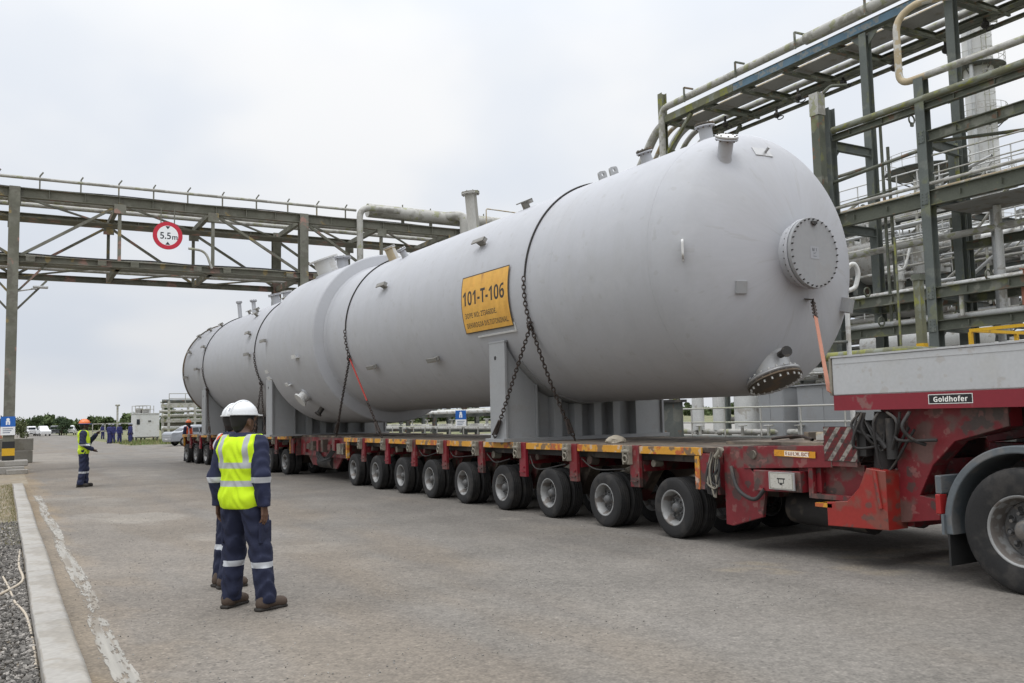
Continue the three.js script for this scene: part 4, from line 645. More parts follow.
const hairM = plain([0.012, 0.011, 0.01], 0.8), bootM = weathered([0.075, 0.05, 0.035], { tile: 0.5, rough: 0.8 }), soleM = plain([0.03, 0.026, 0.022], 0.9);
function finger(root, dir, side, lens, r, curl, nrm) { const out = []; let p = root.clone(), d = dir.clone(); for (const L of lens) { const q = p.clone().addScaledVector(d, L); out.push([p.x, p.y, p.z, q.x, q.y, q.z, r, r * 0.88]); p = q; r *= 0.9; d = d.clone().applyAxisAngle(side, curl); } return out; }
function handBones(wrist, dir, palmN, thumbSide, curl = 0.35) { // dir: wrist to knuckles, palmN: out of the palm
  const w = V(...wrist), d = V(...dir).normalize(), n = V(...palmN), s = V(...thumbSide).normalize(); n.addScaledVector(d, -n.dot(d)).normalize();
  const kn = (k, f) => w.clone().addScaledVector(d, f).addScaledVector(s, k), b = [];
  const ax = V().crossVectors(d, n).normalize();
  for (const [k, f, L] of [[0.032, 0.092, 0.041], [0.011, 0.097, 0.046], [-0.011, 0.092, 0.042], [-0.031, 0.083, 0.033]]) { const a = kn(k * 0.6, 0.01), c = kn(k, f); b.push([a.x, a.y, a.z, c.x, c.y, c.z, 0.016, 0.0115]); b.push(...finger(c, d.clone().applyAxisAngle(ax, curl * 0.5), ax, [L, L * 0.68, L * 0.52], 0.0102, curl)); }
  const t0 = kn(0.026, 0.028), td = d.clone().multiplyScalar(0.75).addScaledVector(s, 0.6).addScaledVector(n, 0.35).normalize(); b.push(...finger(t0, td, ax, [0.042, 0.034, 0.026], 0.0115, curl * 0.5));
  return b;
}
function person(label, category, pos, turn, P, group) {
  const o = thing('person', label, category, pos, turn, group), fine = P.fine, cell = fine ? 0.011 : 0.02;
  const J = P.pose; // joints, facing +z
  const T = [[-0.095, 1.36, -0.01, 0.095, 1.36, -0.01, 0.108, 0.108], [-0.075, 1.22, 0.005, 0.075, 1.22, 0.005, 0.112, 0.112], [-0.062, 1.08, 0.012, 0.062, 1.08, 0.012, 0.108, 0.108], [-0.075, 0.95, 0, 0.075, 0.95, 0, 0.112, 0.112]];
  const sh = [[-0.1, 1.435, -0.01, 0.1, 1.435, -0.01, 0.064, 0.064]];
  const neck = [0, 1.43, -0.015, J.head[0] * 0.6, 1.54, J.head[2] * 0.6, 0.062, 0.058];
  const arms = [], legs = [], hands = [];
  for (const s of ['L', 'R']) { const sx = s === 'L' ? 1 : -1; const S = [sx * 0.172, 1.405, -0.01], E = J['elbow' + s], W = J['wrist' + s]; arms.push([...S, ...E, 0.066, 0.048], [...E, ...W, 0.048, 0.034]); const Hp = [sx * 0.09, 0.93, 0], K = J['knee' + s], A = J['ankle' + s]; legs.push([...Hp, ...K, 0.098, 0.066], [...K, ...A, 0.068, 0.046]); const d = [W[0] - E[0], W[1] - E[1], W[2] - E[2]]; hands.push(handBones(W, d, P['palm' + s] ?? [-sx, 0, 0], P['thumb' + s] ?? [0, 0.1, 1], P.curl ?? 0.35)); }
  const hd = J.head, hy = 1.60, yaw = J.look ?? 0, cy = Math.cos(yaw), sy = Math.sin(yaw), H = (x, y, z) => [hd[0] + x * cy + z * sy, hy + y, hd[2] - x * sy + z * cy];
  const headB = [[...H(0, 0.035, -0.02), ...H(0, 0.03, 0.02), 0.086, 0.084], [...H(0, -0.03, 0.03), ...H(0, -0.075, 0.055), 0.062, 0.038], [...H(0, 0.012, 0.1), ...H(0, -0.022, 0.118), 0.009, 0.014], [...H(0.085, 0.015, -0.005), ...H(0.088, -0.022, 0), 0.016, 0.011], [...H(-0.085, 0.015, -0.005), ...H(-0.088, -0.022, 0), 0.016, 0.011], [...H(-0.025, -0.052, 0.096), ...H(0.025, -0.052, 0.096), 0.009, 0.009], [...H(-0.05, 0.04, 0.088), ...H(0.05, 0.04, 0.088), 0.012, 0.012]];
  const body = merge([boneMesh([...T, ...sh, neck, ...arms, ...legs], cell * 1.3, 0.05), boneMesh([...headB, [...neck.slice(0, 6), 0.056, 0.054]], fine ? 0.006 : 0.016, 0.02), ...hands.map((h) => boneMesh(h, fine ? 0.0045 : 0.012, 0.008))]);
  const bd = part('body', body, P.skin, o);
  if (fine) for (const s of [-1, 1]) part('eye', new THREE.SphereGeometry(0.0115, 10, 8).translate(...H(s * 0.032, 0.014, 0.083)), plain([0.5, 0.48, 0.45], 0.3), bd);
  part('hair', boneMesh([[...H(0, 0.045, -0.03), ...H(0, 0.045, 0.01), 0.092, 0.088], [...H(0, -0.02, -0.055), ...H(0, -0.04, -0.05), 0.058, 0.05]], fine ? 0.008 : 0.016, 0.02), hairM, bd);
  const wristY = (b) => b;
  part('jacket', bandUV(boneMesh([...T, ...sh, [0, 1.44, -0.015, 0, 1.5, -0.012, 0.075, 0.068], ...arms.map((a, i) => (i % 2 ? [...a.slice(0, 6), 0.056, 0.046] : [...a.slice(0, 6), 0.074, 0.058]))], cell, 0.045, { grow: 0.012, folds: 0.009, cut: (x, y) => Math.max(0.88 - y, y - 1.515) })), P.jacket, o);
  part('trousers', bandUV(boneMesh([T[3], [-0.06, 1.04, 0.01, 0.06, 1.04, 0.01, 0.118, 0.118], ...legs.map((l, i) => (i % 2 ? [...l.slice(0, 6), 0.08, 0.074] : [...l.slice(0, 6), 0.104, 0.08]))], cell, 0.03, { grow: 0.01, folds: 0.013, cut: (x, y) => Math.max(y - 1.03, 0.06 - y) })), P.trousers, o);
  if (P.pockets) for (const sx of [-1, 1]) { const k = J[sx > 0 ? 'kneeL' : 'kneeR']; part('pocket', bandUV(box(0.03, 0.19, 0.16, sx * 0.068 + k[0] * 0.9, 0.66, k[2] * 0.6, 0.012)), P.trousers, o); }
  if (P.vest) part('vest', bandUV(boneMesh([...T.map((t) => [...t.slice(0, 6), t[6] + 0.006, t[7] + 0.006]), [-0.13, 1.42, -0.01, 0.13, 1.42, -0.01, 0.075, 0.075]], cell, 0.05, { grow: 0.026, folds: 0.009, cut: (x, y, z) => Math.max((P.vestLow ?? 0.86) - y, y - 1.5 + (Math.abs(x) > 0.09 ? 0 : z > 0 ? 0.1 : 0.02), Math.abs(x) - 0.2 + Math.max(0, y - 1.3) * 0.15, z > 0.02 ? 0.012 - Math.abs(x) - 0.0 : -1) })), P.vest, o);
  for (const s of ['L', 'R']) { const A = J['ankle' + s], t = J['toe' + s] ?? 0; const b = sub('boot', o, [A[0], 0, A[2]]); b.rotation.y = t; part('upper', boneMesh([[0, 0.06, -0.045, 0, 0.055, 0.12, 0.05, 0.042], [-0.012, 0.05, 0.16, 0.012, 0.05, 0.16, 0.04, 0.04], [0, 0.06, -0.03, 0, 0.11, -0.03, 0.05, 0.046]], fine ? 0.009 : 0.016, 0.04, { cut: (x, y) => 0.022 - y }), P.boots ?? bootM, b); part('sole', [box(0.088, 0.03, 0.11, 0, 0.015, -0.045, 0.012), box(0.09, 0.026, 0.19, 0, 0.014, 0.1, 0.012)], soleM, b); }
  { // hard hat
    const h = sub('hard_hat', o, H(0, 0.07, -0.002)); h.scale.setScalar(0.9); h.rotation.order = 'YXZ'; h.rotation.y = yaw; h.rotation.x = J.nod ?? 0.02;
    const dome = new THREE.SphereGeometry(0.128, 36, 18, 0, Math.PI * 2, 0, Math.PI / 2).scale(0.95, 1.02, 1.14);
    const ridge = new THREE.TorusGeometry(0.129, 0.012, 6, 28, Math.PI).rotateY(Math.PI / 2).scale(1, 1.03, 1.13);
    part('shell', [dome, ridge], P.hat, h);
    const sh2 = new THREE.Shape(); sh2.absellipse(0, 0, 0.134, 0.158, 0, Math.PI * 2); const hole = new THREE.Path(); hole.absellipse(0, 0, 0.115, 0.135, 0, Math.PI * 2); sh2.holes.push(hole);
    const rim = new THREE.ExtrudeGeometry(sh2, { depth: 0.012, bevelEnabled: false, curveSegments: 32 }).rotateX(Math.PI / 2).translate(0, 0.006, 0);
    const vs = new THREE.Shape(); vs.moveTo(-0.11, 0.09); vs.quadraticCurveTo(-0.09, 0.2, 0, 0.207); vs.quadraticCurveTo(0.09, 0.2, 0.11, 0.09); vs.quadraticCurveTo(0, 0.17, -0.11, 0.09); const visor = new THREE.ExtrudeGeometry(vs, { depth: 0.01, bevelEnabled: false, curveSegments: 16 }).rotateX(Math.PI / 2).translate(0, 0.0, 0);
    part('brim', [rim, visor], P.brim ?? P.hat, h);
    if (P.badge) part('badge', new THREE.CylinderGeometry(0.02, 0.02, 0.006, 12).rotateX(Math.PI / 2).translate(0, 0.045, 0.128).rotateY(P.badge), plain([0.02, 0.05, 0.14], 0.6), h);
    if (fine) part('chin_strap', [tube([[0.1, -0.01, 0.03], [0.097, -0.1, 0.06], [0.05, -0.165, 0.07]], 0.004, 10, 5), tube([[-0.1, -0.01, 0.03], [-0.097, -0.1, 0.06], [-0.05, -0.165, 0.07]], 0.004, 10, 5)], M.black, h);
  }
  return o;
}
const hatWhite = new THREE.MeshPhysicalMaterial({ color: new THREE.Color().setRGB(0.68, 0.69, 0.7), roughness: 0.3, clearcoat: 0.3 });
const hatOrange = new THREE.MeshPhysicalMaterial({ color: new THREE.Color().setRGB(0.72, 0.16, 0.03), roughness: 0.35, clearcoat: 0.3 });
const hatBlue = plain([0.05, 0.17, 0.5], 0.4);
const navy = '#191f3b';
const navyJacket = cloth(navy, [[1.085, 1.135]]), navyTrousers = cloth('#171d36', [[0.36, 0.41]]);
const limeVest = cloth('#c8ea18', [[1.055, 1.105], [1.21, 1.26]], [[-0.15, -0.1, 1.23, 2], [0.1, 0.15, 1.23, 2]], '#a9acae');
const limeVestPlain = cloth('#bfd92c', [[1.12, 1.15]]), orangeVest = cloth('#d2542a', [[1.05, 1.1]], [[-0.15, -0.1, 1.08, 2], [0.1, 0.15, 1.08, 2]]);
const coverall = cloth('#2a2c5e', []), coverallDark = cloth('#20243f', []);
const stand = { head: [0, 1.6, 0.01], elbowL: [0.232, 1.13, -0.02], wristL: [0.245, 0.885, 0.07], elbowR: [-0.232, 1.13, -0.02], wristR: [-0.245, 0.885, 0.07], kneeL: [0.115, 0.5, 0.02], kneeR: [-0.115, 0.5, 0.02], ankleL: [0.13, 0.09, -0.02], ankleR: [-0.13, 0.09, -0.02], toeL: 0.15, toeR: -0.15 };
// facing away from the camera and a little towards the vessel
person('worker in lime vest and white hard hat, back to us, standing nearest on the road', 'person', [1.815, 0, -7.91], Math.PI - 0.86, {
  fine: true, skin: skins[0], hat: hatWhite, badge: 2.6, jacket: navyJacket, trousers: navyTrousers, vest: limeVest, pockets: true,
  pose: { ...stand, look: -0.3, elbowL: [0.235, 1.14, -0.05], wristL: [0.25, 0.9, 0.0], elbowR: [-0.235, 1.14, -0.06], wristR: [-0.245, 0.9, -0.04], ankleL: [0.16, 0.09, 0.06], ankleR: [-0.225, 0.09, 0.026], kneeL: [0.125, 0.5, 0.06], kneeR: [-0.165, 0.5, 0.03], toeR: -0.35, toeL: -0.05 } });
person('second worker in white hard hat, mostly hidden behind the lime-vested worker', 'person', [1.995, 0, -9.1], Math.PI / 2 + 0.25, {
  fine: true, skin: skins[0], hat: hatWhite, badge: 3.6, jacket: navyJacket, trousers: navyTrousers, vest: orangeVest, pose: { ...stand, look: 0.3, ankleL: [0.08, 0.09, -0.08], ankleR: [-0.08, 0.09, -0.1], kneeL: [0.085, 0.5, -0.03], kneeR: [-0.085, 0.5, -0.04], elbowL: [0.225, 1.14, -0.03], wristL: [0.235, 0.9, 0.02], elbowR: [-0.225, 1.14, -0.03], wristR: [-0.235, 0.9, 0.02] } });
person('worker in orange and blue hard hat raising one hand, alone on the road', 'person', [1.85, 0, -26.16], 1.45, {
  fine: true, skin: skins[1], hat: hatOrange, brim: hatBlue, jacket: navyJacket, trousers: cloth('#1c223c', [[0.36, 0.41]]), vest: limeVestPlain, boots: soleM, curl: 0.7,
  pose: { ...stand, look: 0.1, elbowR: [-0.255, 1.15, -0.02], wristR: [-0.2, 1.0, 0.2], elbowL: [0.23, 1.14, 0.1], wristL: [0.14, 1.36, 0.28], ankleL: [0.09, 0.09, 0.04], ankleR: [-0.09, 0.09, -0.06], kneeL: [0.09, 0.5, 0.04], kneeR: [-0.09, 0.5, 0.0] } });
person('worker in orange hard hat and orange vest beside the rear trailer end', 'person', [6.98, 0, -40.6], 0.7, { fine: false, skin: skins[1], hat: hatOrange, jacket: navyJacket, trousers: navyTrousers, vest: orangeVest, boots: soleM, pose: { ...stand, wristR: [-0.2, 1.05, 0.22] } });
{ // far group by the cabin, all of one build
  const src = person('far person in blue overalls, leftmost, apart from the others, by the verge', 'person', [10.4, 0, -118], 0.4, { fine: false, skin: skins[1], hat: plain([0.18, 0.19, 0.22], 0.5), jacket: coverall, trousers: coverall, boots: soleM, pose: { ...stand } }, 'far people in blue overalls');
  [['far person in blue overalls, left end of the group before the white cabin', 8.3, -88, 2.2], ['far person in blue overalls, second from left in the group before the cabin', 8.75, -89.5, -0.6], ['far person in blue overalls, third from left in the group before the cabin', 9.1, -87.5, 0.5], ['far person in blue overalls nearest the corner of the white cabin', 9.9, -87, -1.4], ['far person in blue overalls half hidden between the cabin corner and the group', 10.35, -90, 1.2]].forEach(([l, x, z, t]) => { const c = src.clone(); c.name = numbered('person'); c.position.set(x, 0, z); c.rotation.y = t; c.userData = { ...src.userData, label: l }; scene.add(c); });
}
// ------------------------------------------------------------------ small things by the kerb
tag(part(numbered('cable'), merge([tube([[0.21, 0.05, -13.0], [0.18, 0.05, -11.6], [0.2, 0.06, -10.4], [0.05, 0.06, -9.8], [-0.1, 0.07, -9.4], [-0.5, 0.06, -8.9]], 0.014, 50, 7), tube([[0.02, 0.05, -10.9], [0.08, 0.05, -10.0], [0.12, 0.05, -9.2], [0.19, 0.06, -8.5], [0.215, 0.05, -7.6], [0.215, 0.05, -6.6]], 0.011, 44, 7)]), plain([0.42, 0.36, 0.28], 0.8), scene), 'pale cable lying on the gravel along the kerb', 'cable');
// ------------------------------------------------------------------ pipe bridge across the road
const stiff = metres(box(0.016, 0.31, 0.1)), boltGrid = merge([-0.11, -0.04, 0.04, 0.11].flatMap((x) => [-0.06, 0.06].map((y) => new THREE.CylinderGeometry(0.014, 0.014, 0.02, 6).rotateX(Math.PI / 2).translate(x, y, 0.014))));
{
  const o = thing('pipe_bridge', 'weathered grey-green steel pipe bridge crossing over the road', 'pipe bridge', [0, 0, -36.5]);
  const zf = -4.3, x0 = -9, x1 = 27.5, T = 10.2, B = 7.75, nodes = [-7.0, -3.4, 0.15, 3.69, 7.16, 10.87, 14.4, 17.9, 21.4, 25];
  for (const z of [0, zf]) {
    const m = M.bridge;
    part('top_chord', metres(hbeam([x0, T, z], [x1, T, z], 0.24, 0.36)), m, o); part('bottom_chord', metres(hbeam([x0, B, z], [x1, B, z], 0.2, 0.24)), m, o);
    nodes.forEach((x, i) => {
      const col = i === 2 || i === 5 || i === 9;
      if (col) part('column', metres(hbeam([x, 0.45, z + 0.0], [x, T + 0.2, z + 0.0], 0.36, 0.36, 0.022)), m, o);
      else part('post', metres(bar([x, B + 0.12, z], [x, T - 0.18, z], 0.12, 0.12)), m, o);
      if (i < nodes.length - 1) { const up = i % 2 === 0 && i !== 4 ? [[x + 0.2, B + 0.12, z], [nodes[i + 1] - 0.2, T - 0.25, z]] : [[x + 0.2, T - 0.25, z], [nodes[i + 1] - 0.1, B + 0.12, z]]; if (i !== 3 || z) part('diagonal', metres(bar(...up, 0.1, 0.1)), m, o); }
      part('gusset', metres(box(0.42, 0.36, 0.016, x, T - 0.3, z + 0.12)), m, o);
    });
  }
  nodes.forEach((x, i) => { for (const y of [T, B]) part('cross_beam', metres(bar([x, y - 0.02, -0.14], [x, y - 0.02, zf + 0.14], 0.16, 0.22)), M.bridge, o); if (i < nodes.length - 1) { part('plan_brace', metres(bar([x + 0.1, T - 0.06, -0.2], [nodes[i + 1] - 0.1, T - 0.06, zf + 0.2], 0.07, 0.07)), M.bridge, o); part('plan_brace', metres(bar([x + 0.1, B - 0.05, zf + 0.2], [nodes[i + 1] - 0.1, B - 0.05, -0.2], 0.06, 0.06)), M.bridge, o); } });
  for (let i = 0; i < 30; i++) { const x = -8.4 + i * 1.2 + 0.07; part('stiffener', stiff, M.bridge, o).position.set(x, T, 0.06); if (i % 2) part('stiffener', stiff, M.bridge, o).position.set(x, T, zf + 0.06); }
  nodes.forEach((x, i) => { for (const dx of [-0.6, 0.55]) { const sp = part('splice_plate', metres(box(0.3, 0.2, 0.014)), M.bridge, o); sp.position.set(x + dx, B, 0.105); stuff(part('splice_bolts', boltGrid, M.bridge, sp)); } });
  part('cable_bundle', tube(Array.from({ length: 25 }, (_, i) => [-8.5 + i * 1.48, 7.93 + 0.025 * Math.sin(i * 2.3), 0.02]), 0.028, 120, 6), M.black, o); part('cable_bundle', tube(Array.from({ length: 25 }, (_, i) => [-8.5 + i * 1.48, 10.41 + 0.02 * Math.sin(i * 1.7), 0.02]), 0.02, 120, 6), M.black, o);
  // pipes carried on the bridge
  part('rail_pipe', metres(rod([x0, 10.73, 0.12], [13.2, 10.78, 0.12], 0.06, 10)), M.pipe, o);
  for (let i = 0; i < 17; i++) { const x = -8.2 + 1.31 * i + 0.05 * Math.sin(i * 5), k = 0.02 * Math.sin(i * 3); part('pipe_support', metres(merge([bar([x, 10.38, 0.12], [x, 10.86, 0.12], 0.05, 0.05), bar([x, 10.86, 0.12], [x + 0.09 + k, 11.0 + k, 0.12], 0.06, 0.05)])), M.bridge, o); }
  part('riser_pipe', metres(pipeRun([[13.32, 4.5, 0.25], [13.32, 10.9, 0.25], [15.2, 10.9, 0.25]], 0.14, 0.5)), M.pipe, o);
  part('large_pipe', metres(rod([13.9, 10.95, -0.35], [27.2, 10.9, -0.35], 0.31, 20)), M.pipe, o, 'thick grey pipe on top of the bridge');
  part('elbow_pipe', metres(pipeRun([[17.6, 11.0, -0.35], [18.4, 11.0, 0.35], [18.4, 9.9, 0.35]], 0.22, 0.4)), M.pipe, o);
  for (const [x, h] of [[15.6, 0.3], [17, 0.2], [19.8, 0.25], [21, 0.2], [23, 0.3], [24.4, 0.2]]) part('pipe_shoe', metres(merge([bar([x, 10.38, -0.35], [x, 10.66, -0.35], 0.12, 0.1), rod([x, 11.25, -0.35], [x, 11.25 + h * 0.4, -0.35], 0.03, 6)])), M.bridge, o);
  for (const [z, y, r] of [[-1.2, 8.02, 0.12], [-1.8, 7.98, 0.08], [-2.6, 8.05, 0.15], [-3.4, 7.97, 0.07], [-1.4, 10.5, 0.1], [-2.3, 10.55, 0.16], [-3.2, 10.5, 0.1]]) part('pipe', metres(rod([x0, y, z], [x1, y, z], r, 12)), z < -2 ? M.pipe : M.bridge, o);
  part('cable_tray', metres(slab(x0, x1, 7.62, 7.66, -0.9, -0.35)), M.bridge, o); part('cable_tray', metres(slab(x0, x1, 9.92, 9.96, -3.9, -2.9)), M.bridge, o);
  part('handrail', metres(merge([pipeRun([[19.7, 10.4, 0.1], [19.7, 11.5, 0.1], [23, 11.42, 0.1], [23, 10.4, 0.1]], 0.03, 0.1, 7), rod([21.3, 10.4, 0.1], [21.3, 11.46, 0.1], 0.025, 6)])), M.pipeTan, o);
  part('bent_conduit', metres(pipeRun([[6.2, 8.55, 0.13], [6.85, 8.5, 0.13], [7.1, 7.8, 0.13]], 0.05, 0.3, 8)), M.pipe, o);
  part('floodlight_arm', metres(rod([0.3, 6.55, 0], [0.95, 6.68, 0.05], 0.025, 8)), M.pipe, o);
  part('floodlight', metres(merge([box(0.5, 0.09, 0.22, 1.05, 6.73, 0.06, 0.03).rotateZ(0), box(0.2, 0.05, 0.18, 0.85, 6.66, 0.06, 0.02)])), M.clad, o);
  for (const y of [7.55, 6.9]) for (const s of [-1, 1]) part('knee_brace', metres(bar([0.15 + s * 0.15, y - 1.0, -0.1], [0.15 + s * 1.1, y + 0.1, -0.1], 0.07, 0.07)), M.bridge, o);
  // hazard bands and foot of the near column
  part('hazard_band', metres(slab(-0.05, 0.35, 0.62, 0.88, -0.2, 0.2)), M.yellow, o); part('hazard_band', metres(slab(-0.045, 0.345, 0.46, 0.62, -0.195, 0.195)), M.black, o); part('hazard_band', metres(slab(-0.045, 0.345, 0.88, 1.12, -0.195, 0.195)), M.black, o);
}
{ // plinth and blocks
  const p = thing('concrete_plinth', 'stepped white concrete plinth under the bridge column by the road', 'plinth', [0.15, 0, -36.5]);
  part('upper_step', metres(slab(-0.9, 0.62, 0.26, 0.45, -0.7, 0.7, 0.03)), M.concrete, p); part('lower_step', metres(slab(-1.1, 0.5, 0.0, 0.256, -0.85, 1.0, 0.03)), M.concrete, p); part('step_stone', metres(slab(-0.05, 0.6, 0.0, 0.16, 1.01, 1.4, 0.02)), M.concrete, p);
  const w = thing('block_wall', 'low wall of stacked grey concrete blocks behind the bridge column', 'wall', [0.66, 0, -46.5]);
  for (let r = 0; r < 2; r++) for (let k = 0; k < 3; k++) { const b = part('block', metres(box(0.97, 0.54, 0.8, 0, 0, 0, 0.025)), M.block, w); b.position.set(-1.95 + k * 0.985 + (r ? 0.02 : 0), 0.28 + r * 0.565, rr(-0.02, 0.02)); }
  const s = thing('cable_spool', 'small orange-red drum standing on the block wall', 'drum', [-0.3, 1.13, -46.5]);
  part('drum', metres(turned([[0.001, 0], [0.26, 0], [0.27, 0.03], [0.23, 0.08], [0.2, 0.25], [0.14, 0.5], [0.06, 0.56], [0.001, 0.56]], 20)), M.strap, s);
}
{ // height limit sign
  const o = thing('height_sign', 'round red and white 5.5m height limit sign on the bridge', 'sign', [5.41, 8.99, -36.3]);
  const t = canvasTex(512, 512, (x, w) => { x.fillStyle = '#c02038'; x.fillRect(0, 0, w, w); x.fillStyle = '#eef0f2'; x.beginPath(); x.arc(256, 256, 182, 0, 7); x.fill(); x.fillStyle = '#1d2228'; x.font = 'bold 172px sans-serif'; x.textAlign = 'center'; x.textBaseline = 'middle'; const m = x.measureText('5.5').width; x.save(); x.translate(218, 262); x.scale(0.82, 1); x.fillText('5.5', 0, 0); x.restore(); x.font = 'bold 120px sans-serif'; x.fillText('m', 378, 284); x.beginPath(); x.moveTo(214, 84); x.lineTo(298, 84); x.lineTo(256, 142); x.fill(); x.beginPath(); x.moveTo(214, 428); x.lineTo(298, 428); x.lineTo(256, 370); x.fill(); });
  const g = new THREE.CircleGeometry(0.55, 48);
  part('sign_back', new THREE.CylinderGeometry(0.555, 0.555, 0.02, 48).rotateX(Math.PI / 2), M.bridge, o); part('sign_face', g.translate(0, 0, 0.0125), new THREE.MeshStandardMaterial({ map: t, roughness: 0.45 }), o);
  part('hanger', [bar([-0.25, 0.3, -0.03], [-0.25, 1.1, -0.03], 0.04, 0.02), bar([0.25, 0.3, -0.03], [0.25, 1.1, -0.03], 0.04, 0.02)], M.bridge, o);
}
function noticeSign(label, pos, turn, w, h) {
  const o = thing('notice_sign', label, 'sign', pos, turn);
  const t = canvasTex(256, 384, (x, W, H) => { x.fillStyle = '#e9eaec'; x.fillRect(0, 0, W, H); x.fillStyle = '#1f62b4'; x.fillRect(0, 0, W, 212); x.fillStyle = '#f2f4f6'; x.beginPath(); x.arc(128, 62, 30, 0, 7); x.fill(); x.fillRect(92, 88, 72, 84); x.fillStyle = '#1f62b4'; x.fillRect(120, 110, 16, 62); x.fillStyle = '#4a5a74'; for (let i = 0; i < 3; i++) x.fillRect(40, 246 + i * 40, 176 - i * 24, 16); });
  part('panel', box(w, h, 0.02), M.pipeWhite, o); part('panel_face', new THREE.PlaneGeometry(w, h).translate(0, 0, 0.0125), new THREE.MeshStandardMaterial({ map: t, roughness: 0.5 }), o);
  return o;
}
noticeSign('blue and white notice board fixed to the bridge column by the road', [0.12, 1.68, -36.28], 0, 0.46, 0.66);

// ------------------------------------------------------------------ high pipe rack on the right
{
  const o = thing('pipe_rack', 'high steel pipe rack running overhead at upper right behind the vessel', 'pipe rack', [24, 0, -17.5]);
  const xn = 0, xf = 2.9, zA = -10.9, zN = 13, yb = 13.95;
  for (const x of [xn, xf]) {
    part('long_beam', metres(hbeam([x, yb, zA], [x, yb, zN], 0.22, 0.32)), M.steel, o);
    for (const z of x ? [zA, 10.5] : [zA, -0.75, 10.5]) part('column', metres(hbeam([x, 0, z], [x, yb + (z === zA && !x ? 1.2 : -0.22), z], 0.27, 0.27, 0.02, [1, 0, 0])), z === zA && !x ? M.lichen : M.steelBlueGrey, o);
  }
  part('column', metres(hbeam([0.25, 0, 2.1], [0.25, yb - 0.2, 2.1], 0.26, 0.26, 0.02, [1, 0, 0])), M.steelBlueGrey, o);
  part('painted_beam', metres(slab(-0.125, -0.112, yb - 0.15, yb + 0.11, -6.6, 1.2)), M.bluePaint, o, 'stretch of the beam with faded blue paint');
  part('painted_beam', metres(slab(-0.125, -0.112, yb - 0.15, yb + 0.15, zA + 0.2, -6.62)), M.lichen, o, 'stretch of the beam grown with yellow-green lichen');
  for (let i = 0; i <= 11; i++) { const z = zA + 0.3 + i * 2.1; part('cross_beam', metres(hbeam([0.13, yb - 0.06, z], [xf - 0.13, yb - 0.06, z], 0.2, 0.3)), M.steel, o); part('lower_tie', metres(bar([0.13, yb - 0.35, z + 0.4], [xf - 0.13, yb - 0.3, z + 0.4], 0.07, 0.09)), M.steel, o); }
  part('soffit_plate', metres(slab(0.35, 1.15, yb - 0.2, yb - 0.17, zA + 0.5, zN)), M.vesselGrey, o); part('cable_tray', metres(slab(2.1, 2.4, yb - 0.3, yb - 0.27, zA + 0.5, zN)), M.steel, o);
  part('pipe', metres(pipeRun([[-0.15, 8.5, zA + 0.1], [-0.15, 14.42, zA + 0.1], [-0.15, 14.42, zN]], 0.14, 0.45)), M.pipe, o);
  part('pipe_lagging', metres(rod([-0.15, 14.42, -3.0], [-0.15, 14.42, 1.5], 0.2, 18)), M.pipe, o);
  for (const [x, y, r, m] of [[0.8, 14.3, 0.2, M.pipe], [1.35, 14.22, 0.1, M.pipeTan], [2.0, 14.3, 0.18, M.clad], [2.6, 14.22, 0.12, M.pipe], [3.1, 14.0, 0.1, M.pipe], [3.25, 13.7, 0.08, M.steel]]) part('pipe', metres(pipeRun([[x, y - 6.5, zA - 7.2], [x, y - 4.4, zA - 5.2], [x, y, zA - 1.2], [x, y, zN]], r, 0.9)), m, o);
  for (let i = 0; i < 7; i++) { const z = zA + 1.8 + i * 2.9; part('pipe_hanger', metres(merge([bar([-0.36, yb + 0.2, z], [-0.36, 14.75, z], 0.06, 0.06), bar([-0.36, 14.75, z], [0.12, 14.77, z], 0.06, 0.06)])), M.steel, o); }
  for (let i = 0; i < 8; i++) { const z = zA + 2 + i * 1.8, x = rr(1.6, 3.2); part('valve', metres(merge([rod([x, yb - 0.15, z], [x, yb - 0.5, z], 0.05, 8), new THREE.SphereGeometry(0.13, 10, 8).translate(x, yb - 0.5, z), new THREE.TorusGeometry(0.12, 0.02, 6, 14).rotateX(1.2).translate(x + 0.1, yb - 0.62, z + 0.1)])), M.blackSteel, o); }
  part('knee_brace', metres(bar([0, 12.5, zA + 0.2], [0, yb - 0.2, zA + 1.8], 0.12, 0.12)), M.lichen, o); part('knee_brace', metres(bar([xf, 12.3, zA + 0.2], [xf, yb - 0.2, zA + 1.6], 0.12, 0.12)), M.steel, o);
  for (const z of [-0.75, 10.5]) for (const x of [xn]) for (const s of [-1, 1]) part('haunch', metres(plate([[0, 0], [s * 0.4, 0], [0, -0.4]], 0.03).rotateY(-Math.PI / 2).translate(x, yb - 0.22, z + s * 0.14)), M.steelBlueGrey, o);
  for (const y of [12.6, 11.2]) part('end_beam', metres(bar([0.2, y, zA], [xf - 0.2, y, zA], 0.2, 0.26)), M.steel, o);
  part('pipe_guide', metres(bar([-0.2, 12.0, zA - 2.9], [xf, 12.0, zA - 2.9], 0.12, 0.14)), M.steel, o); part('pipe_guide', metres(bar([-0.2, 10.0, zA - 4.9], [xf, 10.0, zA - 4.9], 0.12, 0.14)), M.steel, o);
  part('mid_tie', metres(rod([0, 9.35, -0.75], [0, 9.3, -6], 0.06, 8)), M.steel, o);
}
